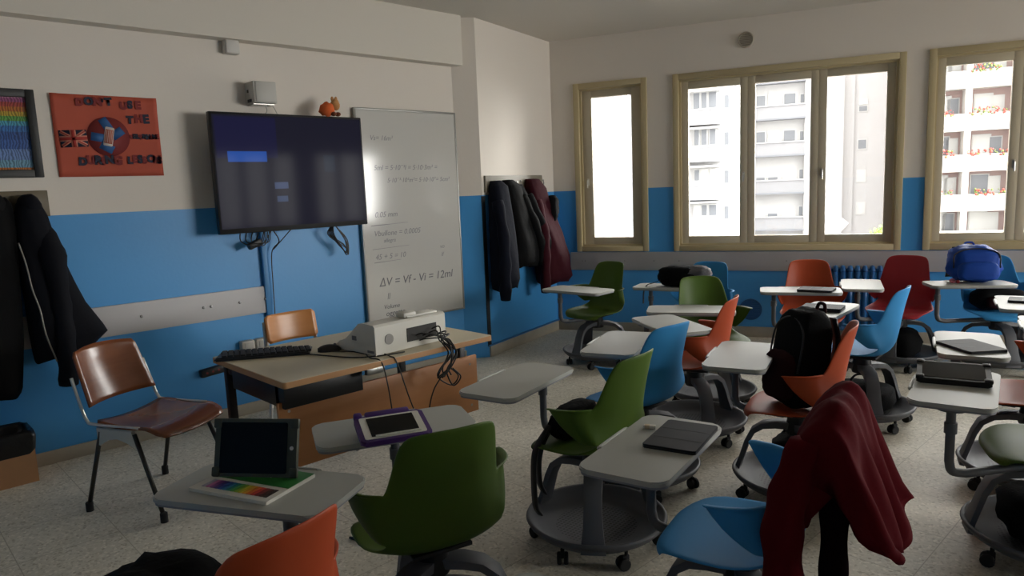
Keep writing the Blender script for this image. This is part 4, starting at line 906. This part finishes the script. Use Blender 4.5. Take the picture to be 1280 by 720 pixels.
# bags on the storage trays and one on a seat
for i, lb, d, sd in ((11, 'black net bag on the base tray of the left-facing blue chair', (.36, .34, .17), 3), (10, 'black bag on the base tray of the red chair', (.36, .30, .22), 6), (15, 'black bag on the base tray of the rightmost green chair', (.36, .34, .20), 7), (7, 'dark bag on the base tray under the orange chair with the backpack', (.26, .30, .22), 11)):
    t = thing('school_bag', lb, 'bag', chair_pt(i, .0, .0, .079), R_(CHAIRS[i][3]), 'school bags'); mb = MB(); lump(mb, (0, 0, d[2] / 2), d, 3.0, .13, sd, 5); mb.build('body', F_black if i != 7 else F_dark, t, sharp=0)
    mb = MB(); mb.tube(bez([(-.08, -.05, d[2] * .93), (-.04, -.06, d[2] + .03), (.04, -.06, d[2] + .03), (.08, -.05, d[2] * .93)], 5), .007, 6); mb.build('handle', M_black, t, sharp=0)
t = thing('school_bag', 'dark bag lying on the blue chair\'s seat below the blue backpack', 'bag', chair_pt(13, 0, -.03, .462), R_(CHAIRS[13][3] + 90), 'school bags'); mb = MB(); lump(mb, (0, 0, .085), (.36, .20, .17), 3.0, .13, 13, 5); mb.build('body', F_dark, t, sharp=0); mb = MB(); lump(mb, (0, -.09, .07), (.22, .06, .10), 3.4, .1, 2, 5); mb.build('front_pocket', F_maroon, t, sharp=0)
t = thing('notebook', 'small white notebook on the tray beside the dark bag', 'notebook', chair_pt(7, -.20, .0, .096), R_(CHAIRS[7][3] + 20)); slab(MB(), .13, .09, .012, .003).build('pages', mat('paper_white', '#d5d2c8', 0.6), t); slab(MB(M=TR((0, 0, .012))), .13, .09, .002, .003).build('cover', mat('notebook_cover', '#b9c2cf', 0.5), t)
# ------------------------------------------------------------------ garments
def folds(th, z, n, ph, amp): return 1 + amp * (math.sin(n * th + ph + 2.5 * z) * .6 + math.sin((n * 2 + 1) * th - ph * 2 + 4 * z) * .4)
def hang(mb, rows, amp=.07, n=5, seed=0.0, seg=28, x0=0.0, sub=4):
    """rows: (z, left, right, depth); the garment hangs against the wall (local y = 0), bulging towards -y"""
    R2 = []
    for (za, la, ra, da), (zb, lb, rb, db) in zip(rows, rows[1:]):
        for k in range(sub):
            f = k / sub; R2.append((za + (zb - za) * f, la + (lb - la) * f, ra + (rb - ra) * f, da + (db - da) * f))
    R2.append(rows[-1]); L = []
    for z, l, r, d in R2:
        q = []; c, w = (l + r) / 2 - x0, (r - l) / 2
        for k in range(seg):
            th = 2 * PI * k / seg; ex = .75; f = folds(th, z * 3, n, seed, amp); cx, sy = math.cos(th), math.sin(th)
            q.append((c + math.copysign(abs(cx) ** ex, cx) * w * (1 + (f - 1) * .5), -.012 - d / 2 + math.copysign(abs(sy) ** ex, sy) * d / 2 * (f if sy < 0 else 1), z + .012 * math.sin(3 * th + seed) * (1 if z == R2[-1][0] else .3)))
        L.append(q)
    mb.loops(L); return mb


J_navy = mat('jacket_navy', '#0f1016', 0.85, spec=0.15, bump=.35, bscale=16); J_black = mat('jacket_black', '#0c0c0d', 0.85, spec=0.15, bump=.35, bscale=16); J_midn = mat('jacket_midnight', '#10131f', 0.85, spec=0.15, bump=.35, bscale=18); J_maroon = mat('jacket_maroon', '#3a0f19', 0.85, spec=0.15, bump=.35, bscale=16); J_red = mat('jacket_red', '#540d15', 0.92, spec=0.06, bump=.6, bscale=9); J_lin = mat('jacket_lining', '#120608', 0.95, spec=0.05)
M_hook = mat('hook_steel', '#9a9a94', 0.3, 0.9)
def rack(label, loc, rz, w, m, hooks, h=.15):
    t = thing('coat_rack', label, 'coat rack', loc, rz); MB().box((w / 2, -.011, h / 2), (w, .020, h), .003).build('board', m, t)
    for x in hooks:
        mb = MB(); mb.tube(bez([(x, -.02, h * .35), (x, -.05, h * .30), (x, -.065, h * .45), (x, -.06, h * .62)], 5), .005, 8); mb.box((x, -.024, h * .45), (.022, .006, .06), .002); mb.lathe([(0, 0), (.008, .004), (.008, .012), (0, .016)], 10, (x, -.06, h * .6)); mb.build('hook', M_hook, t)
    return t


rack('olive-brown coat rack board at the left edge', (XL, -.20, 1.475), R_(90), 1.135, wood('rack_brown', '#5f5238', '#54482f', .5, 2, 'X'), (.15, .45, .80, 1.02))
rack('wooden coat rack on the pillar holding four jackets', PN + PD * .035, PANG, 1.05, wood('rack_grey', '#8a8273', '#7c7567', .5, 2, 'X'), (.12, .35, .55, .80, 1.0))
bpy.data.objects['coat_rack.001'].location.z = 1.50
t = thing('jacket', 'glossy black quilted jacket with a pale zip, hanging at the left on the olive rack', 'jacket', (XL, .83, .45), R_(90), 'hanging jackets'); mb = MB()
c1 = [(1.585, .795, .850, .09), (1.549, .765, .880, .13), (1.481, .745, .903, .16), (1.344, .735, .925, .18), (1.158, .735, .975, .20), (.967, .738, 1.035, .21), (.82, .738, 1.11, .20), (.775, .742, 1.13, .19), (.70, .748, 1.05, .17), (.645, .755, .94, .14)]
hang(mb, [(z - .45, a, b, d) for z, a, b, d in c1], .06, 4, .4, x0=.83); mb.build('body', J_navy, t, sharp=0)
mb = MB(); pts = bez([(.04, -.10, .95), (.06, -.20, .75), (.065, -.21, .52), (.068, -.19, .26), (.058, -.17, .045)], 6)
mb.tube(pts, [.05 + .02 * math.sin(PI * min(1, i / 8)) + .004 * math.sin(i * 1.7) for i in range(len(pts))], 14); mb.build('sleeve', J_navy, t, sharp=0)
mb = MB(); mb.tube(bez([(-.095, -.185, .888), (-.075, -.20, .764), (-.064, -.212, .626), (-.042, -.222, .507), (-.03, -.222, .365), (.012, -.19, .195)], 6), .0045, 6); mb.build('zip', mat('zip_pale', '#8f8a80', .4, .5), t, sharp=0)
mb = MB(); blob(mb, (-.005, -.09, 1.08), (.062, .07, .075), 12, .15); mb.build('hood', J_navy, t, sharp=0)
mb = MB(); mb.box((.21, -.18, .37), (.012, .006, .04), rot=Matrix.Rotation(R_(-25), 3, 'Y')); mb.build('tag', M_steel, t)
t = thing('jacket', 'plain black jacket hanging at the far left edge of the photo', 'jacket', (XL, .60, .45), R_(90), 'hanging jackets'); mb = MB()
hang(mb, [(z - .45, a, b, d) for z, a, b, d in ((1.59, .60, .72, .09), (1.551, .55, .742, .13), (1.403, .50, .748, .17), (1.097, .46, .73, .19), (.786, .44, .71, .19), (.516, .43, .672, .17), (.475, .45, .66, .15))], .06, 5, 1.3, x0=.60); mb.build('body', J_black, t, sharp=0)
mb = MB(); blob(mb, (.05, -.09, 1.09), (.07, .07, .08), 12, .15); mb.build('hood', J_black, t, sharp=0)
def pj(label, rows, m, u0, seed, sleeve=None, amp=.07, extra=None):
    t = thing('jacket', label, 'jacket', PN + PD * u0 + Vector((0, 0, .45)), PANG, 'hanging jackets'); mb = MB(); hang(mb, [(z - .45, a, b, d) for z, a, b, d in rows], amp, 5, seed, x0=u0); mb.build('body', m, t, sharp=0)
    if sleeve:
        pts = bez([(u - u0, y, z - .45) for u, y, z in sleeve[0]], 6); mb = MB(); mb.tube(pts, [sleeve[1] * (1 + .12 * math.sin(i * 1.3)) for i in range(len(pts))], 12); mb.build('sleeve', m, t, sharp=0)
    if extra: extra(t)
    return t


pj('long midnight blue padded jacket, nearest of the four on the pillar rack', ((1.60, .10, .22, .08), (1.55, .05, .27, .13), (1.21, .01, .28, .18), (.92, .00, .31, .20), (.70, -.01, .33, .20), (.615, .02, .32, .17)), J_midn, .14, .2, (((.06, -.12, 1.42), (.03, -.19, 1.1), (.035, -.19, .80), (.05, -.17, .53)), .052))
pj('black jacket hanging second from the near end of the pillar rack', ((1.605, .30, .43, .08), (1.55, .27, .50, .13), (1.34, .29, .58, .17), (1.03, .32, .70, .20), (.83, .36, .78, .19), (.785, .40, .75, .16)), J_black, .48, 1.7, (((.48, -.12, 1.46), (.58, -.19, 1.2), (.68, -.20, .98), (.72, -.18, .78)), .05))
pj('charcoal jacket with grey sleeve seams, third on the pillar rack', ((1.56, .47, .57, .09), (1.41, .50, .66, .14), (1.09, .58, .80, .17), (.83, .66, .89, .18), (.765, .70, .87, .15)), F_dark, .66, 2.9, (((.60, -.13, 1.46), (.70, -.20, 1.2), (.80, -.21, .98), (.86, -.18, .78)), .042))
def collar(t): mb = MB(); lump(mb, (.075, -.19, .86), (.11, .10, .26), 2.6, .2, 3, 5, -.3); mb.build('collar', J_black, t, sharp=0)
pj('dark maroon padded jacket hanging at the corner end of the pillar rack', ((1.61, .72, .90, .10), (1.52, .68, .98, .15), (1.36, .69, 1.02, .18), (1.08, .74, 1.12, .24), (.83, .77, 1.22, .28), (.62, .80, 1.29, .28), (.565, .84, 1.25, .24)), J_maroon, .90, .9, (((.74, -.14, 1.40), (.72, -.22, 1.1), (.73, -.22, .80), (.75, -.20, .50)), .05), .11, collar)
# dark red jacket over the front blue chair
ci = CHAIRS[3]; t = thing('jacket', 'dark red jacket draped over the backrest of the front blue chair', 'jacket', (ci[1], ci[2], 0), R_(ci[3] - 90)); mb = MB(); rows = []
for k in range(29):
    f = k / 28; x = -.245 + .49 * f; e = (2 * f - 1); dr = -.05 * abs(e) ** 2 + .010 * math.sin(9 * f); hem = .06 * math.sin(7 * f + 1.0) - .03 * (f > .5)
    o = [(-.222, .62), (-.168, .62 + hem * .5), (-.150, .70), (-.152, .79), (-.178, .87), (-.225, .93), (-.265, .948), (-.303, .915), (-.325, .84), (-.352, .73), (-.398, .60), (-.436 + .02 * math.sin(6 * f), .540 + hem), (-.385, .570 + hem), (-.318, .615), (-.304, .78), (-.282, .868), (-.256, .893), (-.226, .866), (-.212, .75)]
    fold = lambda z: .017 * math.sin(f * 21 + z * 5) * min(1, max(0, (.93 - z) / .2))
    rows.append([(x + .012 * noise.noise(Vector((y * 9, z * 7, f * 4))), y + (fold(z) if y < -.29 or y > -.20 else 0) + .016 * noise.noise(Vector((f * 9, z * 8, 1))), z + dr * (1 if z > .75 else .4) + .01 * noise.noise(Vector((f * 8, y * 9, 3)))) for y, z in o])
mb.loops(rows); mb.build('body', J_red, t, sharp=0, sub=1)
def flat_tube(mb, pts, ws, ds, n=14):
    P = bez(pts, 6); L = []
    for i, p in enumerate(P):
        f = i / (len(P) - 1); w, d = interp(ws, f), interp(ds, f); L.append([(p.x + d * math.cos(2 * PI * k / n), p.y + w * math.sin(2 * PI * k / n) * (1 + .08 * math.sin(i * 1.1)), p.z) for k in range(n)])
    mb.loops(L)
mb = MB(); flat_tube(mb, [(-.215, -.205, .86), (-.245, -.180, .76), (-.265, -.160, .64), (-.27, -.165, .50), (-.27, -.175, .36), (-.265, -.18, .20)], [(0, .04), (.25, .05), (.5, .05), (1, .045)], [(0, .035), (.3, .058), (.6, .058), (1, .05)]); mb.build('sleeve', J_red, t, sharp=0)
mb = MB(); flat_tube(mb, [(-.20, -.270, .87), (-.215, -.274, .72), (-.22, -.276, .55), (-.22, -.274, .40)], [(0, .02), (.3, .034), (1, .034)], [(0, .012), (.4, .026), (1, .027)]); mb.build('lining', J_lin, t, sharp=0)
# black jacket on the front orange chair
ci = CHAIRS[0]; t = thing('jacket', 'black jacket heaped on the front orange chair at the bottom edge', 'jacket', (ci[1], ci[2], 0), R_(ci[3] - 90)); mb = MB(); lump(mb, (-.10, .17, .575), (.36, .34, .25), 2.6, .24, 4, 5, .1); mb.build('body', F_black, t, sharp=0)
mb = MB(); flat_tube(mb, [(-.16, .18, .67), (-.28, .20, .64), (-.36, .22, .54), (-.38, .24, .40)], [(0, .05), (1, .06)], [(0, .04), (1, .035)]); mb.build('sleeve', F_black, t, sharp=0)
# ------------------------------------------------------------------ waste box in the corner of the left wall
t = thing('waste_box', 'cardboard waste box with a black bag liner at the lower left', 'bin', (-4.765, .48, 0), 0); card = mat('cardboard', '#bb8a60', .8, var=.1, vscale=12); bw, bd, bh, th = .24, .38, .19, .006; mb = MB()
mb.box((bw / 2 - th / 2, 0, bh / 2), (th, bd, bh)); mb.box((-bw / 2 + th / 2, 0, bh / 2), (th, bd, bh)); mb.box((0, bd / 2 - th / 2, bh / 2), (bw - 2 * th, th, bh)); mb.box((0, -bd / 2 + th / 2, bh / 2), (bw - 2 * th, th, bh)); mb.box((0, 0, th / 2), (bw - 2 * th, bd - 2 * th, th)); mb.build('box', card, t)
mb = MB(); rows = []
for z, s in ((.02, .92), (.15, .97), (.195, 1.06), (.27, 1.10), (.30, 1.04), (.285, .94), (.20, .88)):
    q = []
    for x, y in rrect(bw * s, bd * s, .03, 6): k = 1 + .05 * noise.noise(Vector((x * 22, y * 22, z * 9))); q.append((x * k, y * k, z + (.02 * noise.noise(Vector((x * 18, y * 18, 4))) if z > .19 else 0)))
    rows.append(q)
mb.loops(rows, cap=False); mb.build('bag_liner', mat('bin_liner', '#0e0e0f', .35, bump=.5, bscale=30), t, sharp=0)
